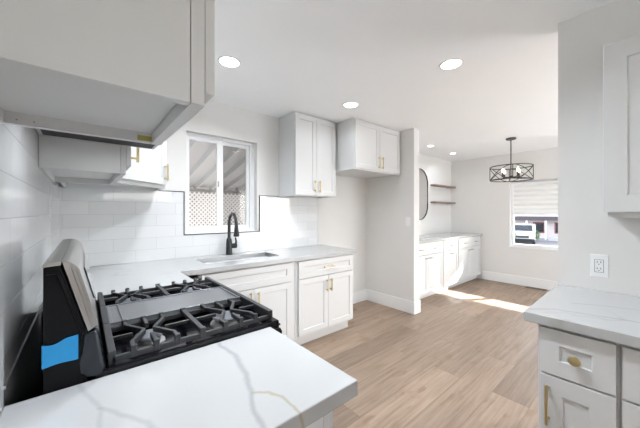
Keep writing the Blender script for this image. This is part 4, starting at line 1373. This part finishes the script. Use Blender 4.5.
# ------------------------------------------------------------------ street seen through the dining window
struct('road', MB().box(24, 33, -40, 40, -1.3, -1.285), M['asphalt'], 'grey asphalt street', 'road')
def car():
    x0, y0, g = 27.4, 3.2, -1.285
    Wd, Ln = 1.75, 4.4
    t = thing('car', 'pale silver car facing the house, parked across the street', 'car', (x0 + Ln / 2, y0 + Wd / 2, g))
    body = MB()
    prof = [(0.0, 0.32), (0.0, 0.75), (0.08, 0.88), (1.05, 1.02), (1.75, 1.62), (3.9, 1.62), (4.35, 1.05), (4.4, 0.40), (4.2, 0.25), (0.15, 0.25)]
    body.prism([(x0 + a, g + b) for a, b in prof], 1, y0, y0 + Wd)
    link_mesh('body', body, M['car_white'], t, 0.06, 3)
    # windscreen
    link_mesh('windscreen', MB().add([(x0 + 1.10, y0 + 0.16, g + 1.085), (x0 + 1.10, y0 + Wd - 0.16, g + 1.085), (x0 + 1.66, y0 + Wd - 0.22, g + 1.56), (x0 + 1.66, y0 + 0.22, g + 1.56),
        (x0 + 1.14, y0 + 0.16, g + 1.05), (x0 + 1.14, y0 + Wd - 0.16, g + 1.05), (x0 + 1.70, y0 + Wd - 0.22, g + 1.52), (x0 + 1.70, y0 + 0.22, g + 1.52)],
        [(0, 1, 2, 3), (4, 5, 6, 7), (0, 1, 5, 4), (1, 2, 6, 5), (2, 3, 7, 6), (3, 0, 4, 7)]), M['car_glass'], t)
    for yy in (y0 - 0.012, y0 + Wd - 0.012):
        link_mesh('side_window', MB().box(x0 + 1.7, x0 + 3.7, yy, yy + 0.024, g + 1.08, g + 1.48), M['car_glass'], t)
    link_mesh('grille', MB().box(x0 - 0.02, x0 + 0.04, y0 + 0.4, y0 + Wd - 0.4, g + 0.55, g + 0.75), M['car_glass'], t, 0.01)
    link_mesh('bumper', MB().box(x0 - 0.06, x0 + 0.05, y0 + 0.02, y0 + Wd - 0.02, g + 0.22, g + 0.5), M['tyre'], t, 0.03)
    for yy in (y0 + 0.08, y0 + Wd - 0.38):
        link_mesh('headlight', MB().box(x0 - 0.015, x0 + 0.04, yy, yy + 0.3, g + 0.62, g + 0.76), M['plastic'], t, 0.02)
    for xx in (x0 + 0.8, x0 + 3.5):
        for yy in (y0 - 0.01, y0 + Wd - 0.20):
            w = link_mesh('wheel', MB().lathe([(0.0, 0.0), (0.30, 0.0), (0.34, 0.03), (0.34, 0.18), (0.30, 0.21), (0.0, 0.21)], (xx, yy, g + 0.34), 'y', 24), M['tyre'], t)
            link_mesh('hubcap', MB().lathe([(0.0, -0.006), (0.2, -0.006), (0.2, 0.216), (0.0, 0.216)], (xx, yy, g + 0.34), 'y', 18), M['nickel'], w)
    t.rotation_euler.z = math.radians(12)
    t.location.y += 0.35
car()
def neighbour_house():
    x0, g = 36.0, -1.3
    t = thing('neighbour_house', 'pinkish house with dark eaves across the street', 'house', (x0 + 4, 4, g))
    link_mesh('wall', MB().box(x0, x0 + 8, -6, 15, g, 3.0), M['stucco'], t)
    link_mesh('roof', MB().prism([(-6.8, 3.0), (4.5, 5.6), (15.8, 3.0)], 0, x0 - 0.8, x0 + 8.8), M['dark_roof'], t)
    link_mesh('eave', MB().box(x0 - 1.4, x0, -5, 7.2, 0.55, 0.95), M['dark_roof'], t)
    for y in (6.9, 5.35, 3.8, 2.3, 0.8):
        link_mesh('porch_post', MB().box(x0 - 1.35, x0 - 1.2, y - 0.07, y + 0.07, g, 0.55), M['lattice'], t)
    for y, w in ((8.3, 0.5), (4.6, 0.5), (2.9, 0.45), (1.4, 0.5)):
        f = link_mesh('window', MB().box(x0 - 0.04, x0, y - w, y + w, -0.75, 0.35), M['red_frame'], t)
        link_mesh('pane', MB().box(x0 - 0.06, x0 - 0.04, y - w + 0.12, y + w - 0.12, -0.63, 0.23), M['car_glass'], f)
neighbour_house()
tag(link_mesh('low_wall', MB().box(33.6, 33.9, -14, 3.4, -1.3, -0.95), M['concrete'], None, 0.02), 'low pale wall along the far side of the street', 'wall')
def bush(loc, r, label, seed):
    rnd = random.Random(seed)
    t = thing('bush', label, 'bush', loc, 'bushes across the yard and street')
    x, y, z = loc
    link_mesh('stem', MB().tube([(x, y, z), (x + 0.05, y, z + r)], [0.05, 0.03], 8), M['bark'], t)
    m = MB()
    for k in range(420):
        a, b = rnd.uniform(0, 2 * math.pi), rnd.uniform(-0.9, 1.0)
        rr = r * (0.55 + 0.45 * rnd.random())
        c = Vector((x + rr * math.cos(a) * math.sqrt(1 - b * b * 0.8), y + rr * math.sin(a) * math.sqrt(1 - b * b * 0.8), z + r * 1.05 + rr * b))
        u = Vector((rnd.uniform(-1, 1), rnd.uniform(-1, 1), rnd.uniform(-1, 1))).normalized()
        v = u.cross(Vector((rnd.uniform(-1, 1), rnd.uniform(-1, 1), 1))).normalized()
        s = r * 0.16
        m.add([c - u * s, c + v * s * 0.5, c + u * s, c - v * s * 0.5], [(0, 1, 2, 3)])
    link_mesh('foliage', m, M['leaf'], t, merge=False)
bush((25.9, 4.75, -1.3), 0.8, 'green bush left of the car across the yard', 1)
bush((32.6, 4.3, -1.3), 0.5, 'dark green bush before the porch posts of the house', 2)
bush((34.9, 1.6, -1.3), 0.4, 'dark green bush below the house window, behind the low wall', 3)
